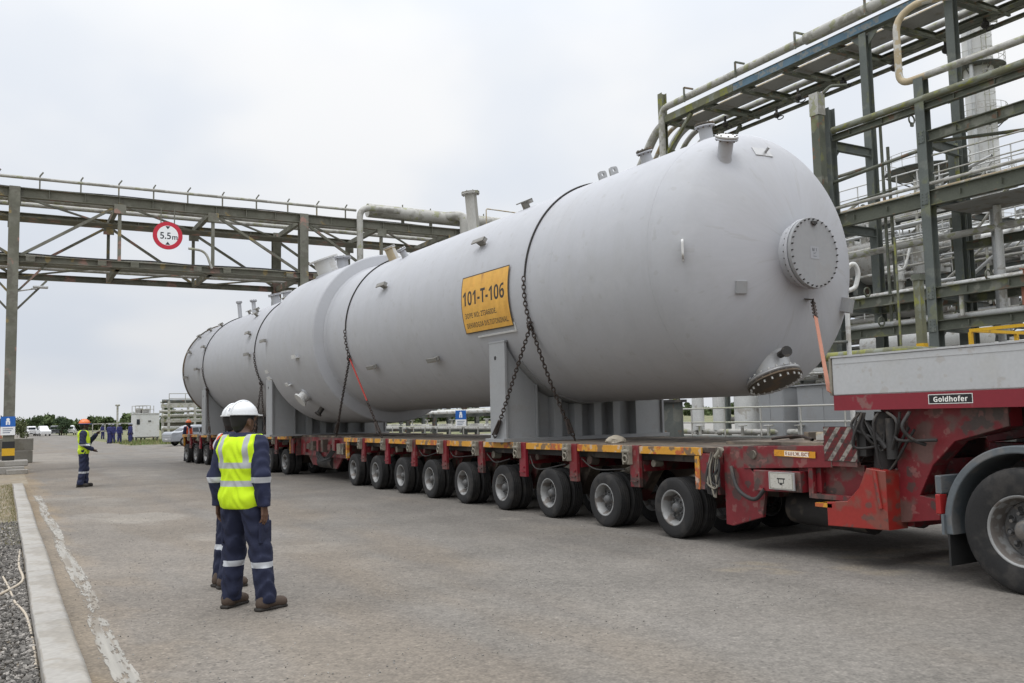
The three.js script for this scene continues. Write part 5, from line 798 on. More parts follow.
// ------------------------------------------------------------------ stepped steel frame nearer on the right
const stiffSide = metres(box(0.07, 0.15, 0.014)), boltSide = merge([-0.06, 0.06].flatMap((z) => [-0.13, -0.05, 0.05, 0.13].map((y) => new THREE.CylinderGeometry(0.015, 0.015, 0.022, 6).rotateZ(Math.PI / 2).translate(-0.017, y, z))));
{
  const o = thing('steel_frame', 'grey-green steel frame with beams and pipes right of the vessel', 'steel frame', [22, 0, -15]);
  const xf = 1.95, zs = [-3.2, 0, 3.4, 6.8];
  zs.forEach((z, i) => { part('column', metres(hbeam([0, 0, z], [0, i === 0 ? 10.9 : 10.75, z], 0.28, 0.28, 0.02, [1, 0, 0])), M.steelBlueGrey, o); if (i) part('column', metres(hbeam([xf, 0, z - 0.4], [xf, 9.4, z - 0.4], 0.26, 0.26, 0.02, [1, 0, 0])), M.steelBlueGrey, o); });
  part('box_post', metres(slab(-0.62, -0.36, 0, 10.6, -3.35, -3.05)), M.steel, o); part('post_top', metres(slab(-0.64, -0.32, 10.605, 11.3, -3.37, -3.03)), M.pipe, o);
  part('vent_arm', metres(pipeRun([[-0.4, 11.25, -3.1], [-0.2, 11.5, -2.9], [0.3, 11.55, -2.7]], 0.05, 0.1, 8)), M.steel, o);
  const long = (x, y, z0, d, w = 0.18) => part('long_beam', metres(hbeam([x, y, z0], [x, y, 9], w, d)), M.steel, o);
  long(0, 9.92, -3.05, 0.2); long(0, 9.05, 0.15, 0.3); long(0, 7.32, -3.05, 0.42, 0.2); long(0, 4.7, -3.05, 0.3); long(0, 3.8, -3.05, 0.28); long(xf, 7.32, -0.2, 0.36); long(xf, 4.7, -3.4, 0.28); long(xf, 6.2, -0.2, 0.24);
  for (const [y, z] of [[9.75, -3.2], [7.15, -3.2], [4.7, -3.2], [8.95, 0], [7.3, 0], [4.7, 0], [3.8, 0], [8.95, 3.4], [7.3, 3.4], [4.7, 3.4], [9.9, 6.8], [7.3, 6.8]]) { part('cross_beam', metres(hbeam([0.14, y, z], [xf - 0.1, y, z - (z < -3 ? 0 : 0.2)], 0.16, 0.28)), M.steelBlueGrey, o); part('haunch', metres(plate([[0, 0], [0.3, 0], [0, -0.35]], 0.02).translate(0.14, y - 0.14, z)), M.steelBlueGrey, o); }
  part('tie_rod', metres(rod([0, 8.45, -4.6], [0, 8.75, -0.1], 0.055, 8)), M.steel, o); part('tie_rod', metres(rod([0.9, 7.95, -5.2], [0.9, 8.1, -1.6], 0.04, 8)), M.steel, o); part('tie_rod', metres(rod([0.1, 8.9, 0.2], [xf, 8.3, 6.4], 0.05, 8)), M.steel, o);
  part('stained_post', metres(slab(xf - 0.2, xf - 0.14, 7.5, 9.2, -0.28, -0.18)), M.lichen, o, 'short post stained yellow-green');
  for (const z of [1.7, 5.2]) part('floor_plate', metres(slab(0.12, xf - 0.1, 7.03, 7.06, z - 1.5, z + 1.5)), M.vesselGrey, o);
  for (const y of [9.92, 9.05, 7.32, 4.7, 3.8]) for (let i = 0; i < 9; i++) { const z = -2.4 + i * 1.13; if (y === 9.05 && z < 0.3) continue; part('stiffener', stiffSide, M.steel, o).position.set(-0.05, y, z); }
  for (const z of [0, 3.4]) for (const y of [9.05, 7.32, 4.7, 3.8]) { const sp = part('end_plate', metres(box(0.016, 0.34, 0.2)), M.steelBlueGrey, o); sp.position.set(-0.149, y, z); stuff(part('plate_bolts', boltSide, M.steelBlueGrey, sp)); }
  // pipes on the frame
  part('pipe', metres(rod([-0.08, 10.14, -3.0], [-0.08, 10.1, 9], 0.1, 14)), M.lichen, o, 'lichen-stained pipe on the top beam'); part('pipe', metres(rod([0.25, 10.2, -0.4], [0.25, 10.22, 9], 0.15, 16)), M.pipe, o);
  part('white_bend', metres(pipeRun([[1.9, 13.25, 1.2], [0.35, 13.15, -0.2], [0.0, 12.7, -0.66], [0.0, 10.8, -0.66], [0.0, 10.78, 0.2]], 0.1, 0.35)), M.pipeTan, o, 'pale pipe dropping in a bend from the rack above'); part('pipe', metres(rod([0.0, 10.78, 0.19], [0.0, 10.72, 9], 0.1, 14)), M.pipe, o);
  for (const [x, y, r, m] of [[-0.05, 7.72, 0.05, M.pipe], [0.25, 7.6, 0.07, M.pipeTan], [0.8, 7.62, 0.1, M.pipe], [1.4, 7.62, 0.12, M.clad], [0.4, 4.93, 0.07, M.pipeWhite], [0.95, 4.96, 0.1, M.clad], [1.6, 4.95, 0.08, M.pipe], [0.3, 4.03, 0.08, M.pipeWhite], [0.8, 4.04, 0.1, M.pipe], [1.5, 4.03, 0.12, M.clad], [1.2, 6.42, 0.1, M.pipe]]) part('pipe', metres(rod([x, y, -4 - rr(0, 4)], [x, y, 9], r, 14)), m, o);
  for (const [x, z, y0, y1, r, m] of [[0.3, -1.6, 3.9, 10.0, 0.045, M.steel], [1.2, 1.2, 3.5, 7.0, 0.1, M.pipeWhite], [0.4, 4.6, 4.2, 7.3, 0.08, M.pipe], [1.4, -2.2, 3, 9.6, 0.05, M.steel], [1.7, 0.8, 3, 7.2, 0.1, M.clad], [1.0, -0.7, 2.5, 4.6, 0.08, M.pipeWhite], [-0.3, -0.9, 2.5, 6.4, 0.035, M.lichen]]) part('riser', metres(rod([x, y0, z], [x, y1, z], r, 12)), m, o);
  for (let i = 0; i < 26; i++) { const z = -2.6 + i * 0.44, y = [7.55, 4.9, 3.98, 10.05][i % 4], x = rr(0, 1.4); part('pipe_clamp', metres(merge([new THREE.TorusGeometry(0.13, 0.025, 6, 14).translate(x, y + 0.12, z), box(0.1, 0.12, 0.06, x, y - 0.03, z)])), M.steel, o); }
  part('valve_riser', metres(merge([rod([0.15, 4.1, 2.4], [0.15, 4.7, 2.4], 0.09, 12), rod([0.15, 4.7, 2.4], [0.15, 4.75, 2.4], 0.15, 14), rod([0.15, 4.75, 2.4], [0.15, 5.0, 2.4], 0.035, 8), rod([-0.02, 5.0, 2.4], [0.32, 5.0, 2.4], 0.022, 6)])), M.strap, o, 'reddish valve on a riser');
  part('u_bend', metres(pipeRun([[0.05, 4.0, 0.75], [0.05, 4.75, 0.75], [0.05, 4.8, 1.05], [0.05, 4.75, 1.25]], 0.06, 0.15)), M.pipe, o);
  part('railing', metres(merge([rod([0.0, 8.5, 0.2], [0.0, 8.35, 9], 0.025, 6), rod([0.0, 8.0, 0.2], [0.0, 7.95, 9], 0.02, 6)])), M.pipe, o);
}
// ------------------------------------------------------------------ process plant behind the frame
const railing = (pts, h = 1.05, step = 1.2, r = 0.022) => { const g = []; for (let i = 0; i < pts.length - 1; i++) { const a = pts[i], b = pts[i + 1], L = span(a, b), n = Math.max(1, Math.round(L / step)); for (const k of [h, h * 0.5]) g.push(rod([a[0], a[1] + k, a[2]], [b[0], b[1] + k, b[2]], r, 6)); for (let j = i ? 1 : 0; j <= n; j++) { if (j === n && i === pts.length - 2 && span(pts[0], b) < 1e-6) continue; const t = j / n, q = [mix(a[0], b[0], t), mix(a[1], b[1], t), mix(a[2], b[2], t)]; g.push(rod(q, [q[0], q[1] + h, q[2]], r, 6)); } } return merge(g); };
const circlePts = (R, y, n = 18, a0 = 0, a1 = 360) => Array.from({ length: n + 1 }, (_, i) => { const a = rad(mix(a0, a1, i / n)); return [R * Math.cos(a), y, R * Math.sin(a)]; });
function tower(label, pos, r, h, decks, mat, cone) {
  const o = thing('process_tower', label, 'tower', pos);
  part('column_shell', metres(turned(cone ? [[r * 1.6, 0], [r * 1.6, h * 0.5], [r, h * 0.56], [r, h], [r * 0.6, h + r * 0.5], [0.001, h + r * 0.62]] : [[r, 0], [r, h], [r * 0.85, h + r * 0.32], [r * 0.5, h + r * 0.52], [0.001, h + r * 0.6]], 36)), mat, o);
  for (const [y, R] of decks) { const d = sub('platform', o); part('grating', metres(turned([[r, y], [R, y], [R, y + 0.12], [r, y + 0.12]], 30)), M.steelDark, d); part('railing', railing(circlePts(R - 0.05, y + 0.12)), M.pipe, d); for (let a = 0; a < 360; a += 60) part('bracket', metres(bar([r * Math.cos(rad(a)), y - R * 0.35, r * Math.sin(rad(a))], [(R - 0.1) * Math.cos(rad(a)), y, (R - 0.1) * Math.sin(rad(a))], 0.08, 0.08)), M.steelDark, d); }
  for (let i = 0; i < 9; i++) { const y = h * (0.25 + 0.08 * i), a = rad(150 + 37 * i); part('stub_nozzle', metres(merge([rod([r * Math.cos(a) * 0.9, y, r * Math.sin(a) * 0.9], [(r + 0.5) * Math.cos(a), y, (r + 0.5) * Math.sin(a)], 0.1, 8), rod([(r + 0.45) * Math.cos(a), y, (r + 0.45) * Math.sin(a)], [(r + 0.52) * Math.cos(a), y, (r + 0.52) * Math.sin(a)], 0.17, 8)])), M.pipe, o); }
  part('downcomer', metres(pipeRun([[0, h + r * 0.4, 0], [0, h + 1.6, 0], [-r - 0.5, h + 1.6, 0.4], [-r - 0.5, 2, 0.4]], 0.18, 0.6)), M.clad, o);
  part('ladder', metres(merge([rod([-r * 0.7 - 0.35, 1, r * 0.7 + 0.3], [-r * 0.7 - 0.35, h, r * 0.7 + 0.3], 0.04, 6), rod([-r * 0.7 + 0.05, 1, r * 0.7 + 0.45], [-r * 0.7 + 0.05, h, r * 0.7 + 0.45], 0.04, 6), ...Array.from({ length: 40 }, (_, i) => new THREE.TorusGeometry(0.42, 0.025, 4, 10).rotateX(Math.PI / 2).translate(-r * 0.7 - 0.15, 2 + (i * (h - 3)) / 40, r * 0.7 + 0.6))])), M.pipe, o);
  return o;
}
tower('tall white tower with ring platforms at the right edge', [71, 0, -43], 1.15, 42, [[16, 2.2], [20.5, 2.3], [25.5, 2.0], [30, 2.1]], M.white);
tower('shorter tower topped by a broad railed platform behind the steel column', [60, 0, -40.8], 1.0, 19.3, [[11.5, 2.3], [15.2, 2.2], [19.2, 3.0]], M.clad);
tower('grey tower with narrow platforms behind the right end of the frame', [53, 0, -32.5], 0.9, 12.2, [[6.5, 1.8], [9, 1.9], [11.5, 1.9]], M.clad);
function drum(label, pos, turn, r, L, mat) {
  const o = thing('horizontal_drum', label, 'drum', pos, turn);
  const e = (s) => turned([[0.001, s * (L / 2 + r * 0.5)], [r * 0.5, s * (L / 2 + r * 0.43)], [r * 0.87, s * (L / 2 + r * 0.24)], [r, s * L / 2]], 32);
  part('drum_shell', metres(merge([turned([[r, -L / 2], [r, L / 2]], 32), e(1), e(-1)]).rotateX(Math.PI / 2)), mat, o);
  for (const z of [-L * 0.3, L * 0.3]) part('support', metres(slab(-r * 0.8, r * 0.8, -r * 1.5, -r * 0.55, z - 0.12, z + 0.12)), M.steelDark, o);
  for (const z of [-L * 0.25, 0.1, L * 0.3]) part('nozzle', metres(merge([rod([0, r * 0.9, z], [0, r + 0.4, z], 0.13, 10), rod([0, r + 0.36, z], [0, r + 0.42, z], 0.22, 12)])), M.pipe, o);
  return o;
}
drum('big grey horizontal drum with a pale end high behind the frame', [33.5, 8.05, -26.9], 0.0, 0.95, 2.6, M.vesselGrey);
drum('grey horizontal drum lower down behind the frame, with a leg pipe', [33, 6.0, -23.4], 0.0, 0.6, 2.4, M.vesselGrey);
drum('white horizontal drum low behind the frame beside the vessel end', [30, 4.1, -21], 0.1, 0.5, 4.6, M.pipeWhite);
{ // tall cluttered structure filling the right background
  const o = thing('process_structure', 'crowded open steel structure of decks, pipes and rails behind the frame', 'steel structure', [34, 0, -24]);
  const X = [0, 6, 12, 18], Z = [-16, -10, -4, 2, 8, 14], Y = [4.2, 7.0, 9.6];
  for (const x of X) for (const z of Z) part('column', metres(hbeam([x, 0, z], [x, 10.5 + ((x + z) % 4), z], 0.32, 0.32)), M.steel, o);
  for (const y of Y) { for (const x of X) part('long_beam', metres(hbeam([x, y, -16], [x, y, 14], 0.2, 0.34)), x % 4 ? M.steelBlueGrey : M.steelDark, o); for (const z of Z) part('cross_beam', metres(hbeam([0, y - 0.02, z], [18, y - 0.02, z], 0.18, 0.3)), M.steelDark, o); part('grating', metres(slab(5, 9, y + 0.19, y + 0.22, -15, 4)), M.steelDark, o); part('railing', railing([[0, y + 0.2, -16], [0, y + 0.2, 14]], 1.05, 1.5, 0.028), M.pipe, o); }
  for (let i = 0; i < 70; i++) { const y = [1.2, 2.2, 3.2, 4.7, 5.4, 6.2, 7.6, 8.4, 9.0, 10.1][i % 10] + rr(-0.3, 0.3), x = rr(-1.2, 1) + 13 * rnd() * rnd(), m = [M.pipe, M.pipeWhite, M.clad, M.pipeWhite, M.vesselGrey][Math.floor(rr(0, 5))], r = rr(0.06, 0.26); const z0 = rr(-16, -2), z1 = z0 + rr(5, 17); part('pipe', metres(rnd() < 0.5 ? pipeRun([[x, y, z0], [x, y, z1], [x, y + rr(-2.5, 2.5), z1]], r, r * 3, 10) : pipeRun([[x - rr(1, 4), y, z0], [x, y, z0], [x, y, z1], [x + rr(1, 5), y, z1]], r, r * 3, 10)), m, o); }
  for (let i = 0; i < 44; i++) { const x = rr(-1, 11), z = rr(-15, 13), y0 = rr(0.2, 5), m = [M.pipe, M.pipeWhite, M.clad, M.steelDark][Math.floor(rr(0, 4))]; part('riser', metres(rod([x, y0, z], [x, y0 + rr(2, 6), z], rr(0.05, 0.2), 10)), m, o); }
  for (let i = 0; i < 110; i++) { const x = rr(-2.5, 7), z = rr(-14, 8), y = rr(3, 10.4); part('small_pipe', metres(pipeRun([[x, y, z], [x, y, z + rr(1, 4)], [x + rr(-0.6, 0.6), y + rr(0.5, 1.6), z + rr(3, 5)]], rr(0.03, 0.07), 0.2, 7)), [M.pipeWhite, M.pipe, M.clad][i % 3], o); }
  for (let i = 0; i < 60; i++) { const x = rr(-2.5, 3), z = rr(-8, 4), y = rr(5, 10.2), L = rr(1.5, 4.5); part('small_pipe', metres(i % 3 ? rod([x, y, z], [x, y + rr(-0.05, 0.05), z + L], rr(0.03, 0.09), 8) : rod([x, y - 1.5, z], [x, y + 1.2, z], rr(0.03, 0.07), 8)), [M.pipeWhite, M.clad, M.pipeWhite, M.pipe][i % 4], o); }
  for (const y of [5.5, 8.3, 10.6]) part('railing', railing([[-0.9, y, -15], [-0.9, y, 8]], 0.95, 1.0, 0.03), M.pipeWhite, o);
  for (let i = 0; i < 34; i++) { const x = rr(-1, 9), z = rr(-15, 13), y = [4.4, 7.2, 9.8][i % 3] + 0.2; part('equipment', metres(merge([new THREE.CylinderGeometry(rr(0.25, 0.5), rr(0.3, 0.5), rr(0.7, 1.3), 14).translate(x, y + 0.6, z), box(rr(0.4, 0.9), 0.5, 0.6, x + 0.4, y + 0.25, z + 0.5)])), [M.clad, M.pipeWhite, M.vesselGrey][i % 3], o); }
}
{ // yellow platform just behind the gooseneck panel
  const o = thing('access_platform', 'yellow railed access platform seen above the gooseneck panel', 'platform', [16, 0, -10.2]);
  part('floor', metres(slab(0, 3, 1.9, 1.96, 0, 4)), M.steelDark, o);
  for (const [x, z] of [[0.05, 0.05], [2.95, 0.05], [0.05, 3.95], [2.95, 3.95]]) part('leg', metres(bar([x, 0, z], [x, 1.9, z], 0.1, 0.1)), M.yellow, o);
  for (const [a, b] of [[[0, 0], [0, 4]], [[0, 0], [3, 0]], [[3, 0], [3, 4]]]) { for (const y of [3.04, 2.5]) part('rail', metres(bar([a[0], y, a[1]], [b[0], y, b[1]], 0.06, 0.06)), M.yellow, o); for (const t of b[0] === 3 && a[0] === 0 ? [0.5] : [0, 0.5, 1]) part('rail_post', metres(bar([mix(a[0], b[0], t), 1.96, mix(a[1], b[1], t)], [mix(a[0], b[0], t), 3.01, mix(a[1], b[1], t)], 0.065, 0.065)), M.yellow, o); }
}
{ const d = thing('barrel', 'blue drum standing inside the yellow railing', 'barrel', [17.3, 1.96, -8.6]); part('barrel_body', turned([[0.001, 0], [0.28, 0], [0.29, 0.02], [0.28, 0.28], [0.295, 0.3], [0.28, 0.32], [0.28, 0.58], [0.295, 0.6], [0.28, 0.62], [0.28, 0.86], [0.29, 0.88], [0.001, 0.87]], 24), plain([0.05, 0.14, 0.36], 0.5), d); part('bung', new THREE.CylinderGeometry(0.03, 0.03, 0.02, 10).translate(0.15, 0.88, 0), M.black, d); }
{ const d = thing('sack_stack', 'white sacks piled beside the yellow railing', 'sacks', [15.6, 0, -10.9]); for (let i = 0; i < 6; i++) { const g = new THREE.SphereGeometry(0.5, 16, 10).scale(0.85, 0.28, 0.55); const m = part('sack', g, M.white, d); m.position.set(rr(-0.05, 0.05), 0.14 + i * 0.25 + 1.1, rr(-0.05, 0.05)); m.rotation.y = rr(-0.3, 0.3); } part('pallet_stand', metres(slab(-0.5, 0.5, 0, 1.1, -0.4, 0.4)), M.block, d); }
{ // pale vent pipe by the head
  const o = thing('vent_pipe', 'pale upright pipe with a hooked top just right of the vessel end', 'pipe', [14.2, 0, -11.55]);
  part('standpipe', metres(pipeRun([[0, 0, 0], [0, 4.1, 0], [0.0, 4.35, 0.05], [0.16, 4.45, 0.1], [0.28, 4.25, 0.1], [0.2, 3.95, 0.06], [0.05, 3.9, 0]], 0.045, 0.16, 10)), M.pipeWhite, o); part('base_flange', new THREE.CylinderGeometry(0.13, 0.13, 0.03, 18).translate(0, 0.015, 0), M.pipe, o); part('side_arm', metres(rod([0, 2.9, 0], [-0.4, 2.88, -0.1], 0.03, 8)), M.steelDark, o);
}
{ const o = thing('marker_post', 'thick post with a yellow foot between the frame columns', 'post', [20, 0, -14.05]); part('post_body', metres(slab(-0.09, 0.09, 1.1, 4.8, -0.09, 0.09)), M.lichen, o); part('post_cap', metres(slab(-0.12, 0.12, 4.8, 4.95, -0.12, 0.12)), M.steel, o); part('yellow_foot', metres(slab(-0.1, 0.1, 0, 1.1, -0.1, 0.1)), M.yellow, o); part('post_band', metres(slab(-0.1, 0.1, 3.0, 3.2, -0.1, 0.1)), M.yellow, o); }

// ------------------------------------------------------------------ low pipes and gear seen under the vessel
{
  const o = thing('pipe_track', 'low track of pale pipes on short posts seen under the vessel', 'pipe track', [23.5, 0, -34]);
  for (let i = 0; i < 9; i++) { const z = -i * 4.2; for (const x of [0, 3]) part('post', metres(hbeam([x, 0, z], [x, 2.3, z], 0.24, 0.24)), M.steelDark, o); part('sleeper', metres(bar([-0.3, 0.82, z], [3.3, 0.82, z], 0.2, 0.2)), M.steelDark, o); part('sleeper', metres(bar([-0.3, 1.75, z], [3.3, 1.75, z], 0.2, 0.2)), M.steelDark, o); }
  for (const [x, y, r, m] of [[-0.1, 1.96, 0.11, M.pipeWhite], [0.6, 2.0, 0.14, M.pipe], [1.5, 1.98, 0.12, M.pipeWhite], [2.4, 2.02, 0.15, M.clad], [0.0, 1.02, 0.1, M.pipeWhite], [0.7, 1.08, 0.16, M.pipe], [1.6, 1.02, 0.1, M.pipeWhite], [2.5, 1.05, 0.13, M.pipeWhite]]) part('pipe', metres(rod([x, y, -36], [x, y, 3], r, 12)), m, o);
  for (let i = 0; i < 14; i++) { const z = -rr(0, 34), x = rr(-0.2, 1); part('valve', metres(merge([rod([x, 1.05, z], [x, 1.5, z], 0.05, 8), new THREE.TorusGeometry(0.14, 0.025, 6, 14).rotateX(Math.PI / 2).translate(x, 1.5, z), new THREE.SphereGeometry(0.15, 10, 8).translate(x, 1.08, z)])), [M.pipeWhite, M.pipe, M.steelDark][i % 3], o); }
  part('railing', railing([[-0.8, 0.0, -36], [-0.8, 0, 3]], 1.1, 1.8, 0.03), M.pipe, o);
}
noticeSign('small blue and white notice on the low pipe track under the vessel', [22.9, 1.55, -45.9], -0.6, 0.62, 0.95);
for (const [x, z, h, r, l] of [[20.4, -22.9, 3.4, 0.2, 'left one of the white standing bottles under the vessel end'], [20.6, -22.1, 3.4, 0.2, 'middle one of the white standing bottles under the vessel end'], [20.9, -21.1, 3.6, 0.42, 'widest of the white standing bottles under the vessel end']]) { const o = thing('gas_bottle', l, 'vessel', [x, 0, z], 0, 'white standing bottles'); part('bottle_body', metres(turned([[r, 1.0], [r, h - 0.2], [r * 0.7, h - 0.06], [0.001, h]], 22)), M.pipeWhite, o); part('stand', metres(merge([rod([0, 0, 0], [0, 1.0, 0], r * 0.35, 10), rod([-r, 0.9, 0], [r, 0.9, 0], 0.05, 6), rod([0, 0.5, -0.3], [0, 0.5, 0.3], 0.06, 8)])), M.pipe, o); }
{
  const o = thing('service_walkway', 'grey railed walkway and pipes crossing behind the vessel end', 'walkway', [18.6, 0, -20]);
  part('walk_floor', metres(slab(0, 1.2, 0.8, 0.86, -7, 9)), M.steelDark, o); part('railing', railing([[0, 0.86, -7], [0, 0.86, 9]], 0.85, 1.5, 0.025), M.pipe, o);
  for (let i = 0; i < 9; i++) part('leg', metres(bar([0.1, 0, -6.8 + i * 1.95], [0.1, 0.8, -6.8 + i * 1.95], 0.1, 0.1)), M.steelDark, o);
  for (const [x, y, r] of [[1.6, 0.5, 0.12], [1.9, 0.95, 0.09], [2.2, 0.55, 0.15]]) part('pipe', metres(rod([x, y, -8], [x, y, 10], r, 12)), M.pipe, o);
  for (let i = 0; i < 8; i++) { const z = -5.5 + i * 1.5 + rr(-0.4, 0.4); part('valve', metres(merge([rod([1.6, 0.5, z], [1.6, 1.15, z], 0.05, 8), new THREE.TorusGeometry(0.13, 0.022, 6, 14).rotateX(Math.PI / 2).translate(1.6, 1.15, z), new THREE.SphereGeometry(0.17, 10, 8).translate(1.6, 0.55, z)])), M.pipe, o); }
  part('transverse_pipe', metres(pipeRun([[0.6, 3.0, 2.5], [0.6, 3.0, 6], [2.4, 3.0, 6]], 0.12, 0.4)), M.lichen, o);
}
for (const [x, z, w, l] of [[21, -19.6, 1.4, 'narrow grey cabinet under the vessel end, left of the wide one'], [20.6, -17.2, 2.6, 'wide pale grey cabinet seen between the outlet nozzle and gooseneck']]) { const o = thing('cabinet', l, 'cabinet', [x, 0, z], -0.25); part('case', metres(box(1.0, 1.9, w, 0, 1.35, 0, 0.02)), M.saddle, o); part('plinth', metres(slab(-0.45, 0.45, 0, 0.4, -w / 2 + 0.05, w / 2 - 0.05)), M.block, o); for (let i = 0; i < 2; i++) part('door', metres(box(0.012, 1.7, w / 2 - 0.06, -0.506, 1.35, (i - 0.5) * w / 2, 0.004)), M.saddle, o); part('roof', metres(slab(-0.56, 0.56, 2.302, 2.34, -w / 2 - 0.05, w / 2 + 0.05)), M.saddle, o); }
for (const [x, z, l] of [[16.5, -19.6, 'dark round bollard post nearest the outlet nozzle'], [17.5, -23.8, 'dark round bollard post left of the outlet nozzle']]) { const o = thing('pipe_stanchion', l, 'post', [x, 0, z]); part('post_body', metres(rod([0, 0, 0], [0, 1.9, 0], 0.3, 20)), M.steelDark, o); part('post_cap', metres(rod([0, 1.9, 0], [0, 1.97, 0], 0.42, 20)), M.blackSteel, o); }

// ------------------------------------------------------------------ far end of the road
const leafCard = (() => { const g = new THREE.BufferGeometry(); g.setAttribute('position', new THREE.Float32BufferAttribute([0, -0.5, 0, 0.32, 0, 0.06, 0, 0.5, 0, -0.32, 0, 0.06], 3)); g.setIndex([0, 1, 2, 0, 2, 3]); g.computeVertexNormals(); return flat(g); })();
const leafMs = [[0.055, 0.085, 0.028], [0.075, 0.105, 0.035], [0.042, 0.068, 0.03], [0.09, 0.105, 0.04]].map((c) => plain(c, 0.9, 0, { side: THREE.DoubleSide }));
const barkM = plain([0.09, 0.07, 0.05], 0.95);
function crownGeo(R, H, lumps, leaves, size) { // leaves gathered in clumps through the crown's volume
  const cl = Array.from({ length: lumps }, () => { const a = rr(0, 6.28), q = Math.sqrt(rnd()), y = rnd(); return [R * q * Math.cos(a) * (1 - 0.45 * y), H * y, R * q * Math.sin(a) * (1 - 0.45 * y), R * rr(0.18, 0.36)]; });
  const out = [], m = new THREE.Matrix4(), e = new THREE.Euler(), q = new THREE.Quaternion();
  const src = leafCard.attributes.position, n = src.count, pos = new Float32Array(leaves * n * 3), v = V();
  for (let i = 0; i < leaves; i++) { const c = cl[Math.floor(rnd() * lumps)], d = V(rr(-1, 1), rr(-0.8, 0.8), rr(-1, 1)).normalize().multiplyScalar(c[3] * Math.cbrt(rnd())); const s = size * rr(0.6, 1.3); m.compose(V(c[0] + d.x, c[1] + d.y, c[2] + d.z), q.setFromEuler(e.set(rr(0, 6), rr(0, 6), rr(0, 6))), V(s, s, s)); for (let k = 0; k < n; k++) { v.fromBufferAttribute(src, k).applyMatrix4(m); pos.set([v.x, v.y, v.z], (i * n + k) * 3); } }
  const g = new THREE.BufferGeometry(); g.setAttribute('position', new THREE.BufferAttribute(pos, 3)); g.computeVertexNormals(); return [g, cl];
}
function tree(label, pos, R, H, trunk, mat, leaves, group) {
  const o = thing('tree', label, 'tree', pos, rr(0, 6), group); const [g, cl] = crownGeo(R, H, 26, leaves, Math.max(0.3, R * 0.11));
  part('crown', g.translate(0, trunk, 0), leafMs[mat], o);
  part('trunk', merge([rod([0, 0, 0], [0.1, trunk + H * 0.35, 0], R * 0.08, 8, R * 0.035), ...cl.slice(0, 8).map((c) => rod([0.05, trunk * 0.85, 0], [c[0] * 0.8, c[1] * 0.8 + trunk, c[2] * 0.8], R * 0.035, 6, R * 0.012))]), barkM, o);
  return o;
}
tree('ragged green tree standing alone left of the far worker', [5.4, 0, -205], 2.3, 2.9, 0.7, 0, 2600, 'trees at the end of the road');
tree('dark round tree between the parked vehicles and the far worker', [9.3, 0, -185], 1.9, 2.4, 0.7, 2, 2000, 'trees at the end of the road');
tree('tall green tree right of the white cabin', [18.2, 0, -118], 1.7, 3.0, 0.6, 0, 2600, 'trees at the end of the road');
tree('green tree showing over the far pale rack', [27, 0, -140], 2.6, 3.6, 0.8, 1, 2200, 'trees at the end of the road');
tree('low bushy tree left of the bridge column foot', [1.2, 0, -150], 2.2, 2.2, 0.5, 3, 1600, 'trees at the end of the road');
{ // far wood along the horizon reads as one mass
  const gs = []; for (let i = 0; i < 240; i++) { const x = -200 + i * 2.2 + rr(-2, 2), z = -330 - rr(0, 70) + Math.abs(x - 20) * 0.12; const [g] = crownGeo(rr(3.5, 5.5), rr(2.6, 4.6), 12, 260, 1.9); gs.push(g.translate(x, rr(0.2, 0.6), z)); }
  const w = part(numbered('far_wood'), gs, leafMs[1], scene); tag(w, 'band of low green trees along the horizon', 'trees', null, 'stuff');
}
{ // white cabin on short legs with a frame on its roof
  const o = thing('site_cabin', 'white site cabin on legs with a metal frame on its roof', 'cabin', [11.9, 0, -92.5], 0.05);
  part('cabin_wall', metres(box(2.2, 2.2, 2.2, 0, 1.55, 0, 0.03)), M.white, o); part('cabin_roof', metres(slab(-1.15, 1.15, 2.66, 2.73, -1.15, 1.15)), M.white, o);
  for (const x of [-0.95, -0.2, 0.95]) for (const z of [-0.9, 0.9]) part('leg', metres(bar([x, 0, z], [x, 0.44, z], 0.14, 0.14)), M.steelDark, o);
  part('window', box(0.28, 0.5, 0.03, -0.82, 1.9, 1.11), M.glass, o); part('small_sign', box(0.26, 0.16, 0.02, 0.2, 1.95, 1.115), M.steelDark, o); part('beam', metres(slab(-1.1, 1.1, 0.36, 0.445, 0.95, 1.08)), M.steelDark, o);
  part('roof_frame', metres(merge([...[-1.05, -0.4, 0.3, 0.6].flatMap((x) => [-0.9, 0.9].map((z) => rod([x, 2.73, z], [x, 3.45, z], 0.035, 6))), ...[-0.9, 0.9].map((z) => rod([-1.05, 3.45, z], [0.3, 3.45, z], 0.03, 6)), rod([-1.05, 3.1, 0.9], [0.6, 3.1, 0.9], 0.03, 6)])), M.pipe, o);
  for (let i = 0; i < 4; i++) part('roof_equipment', metres(box(rr(0.3, 0.5), rr(0.3, 0.7), 0.4, -0.7 + i * 0.28, 2.73 + 0.2, rr(-0.4, 0.4), 0.04)), M.vesselGrey, o);
}
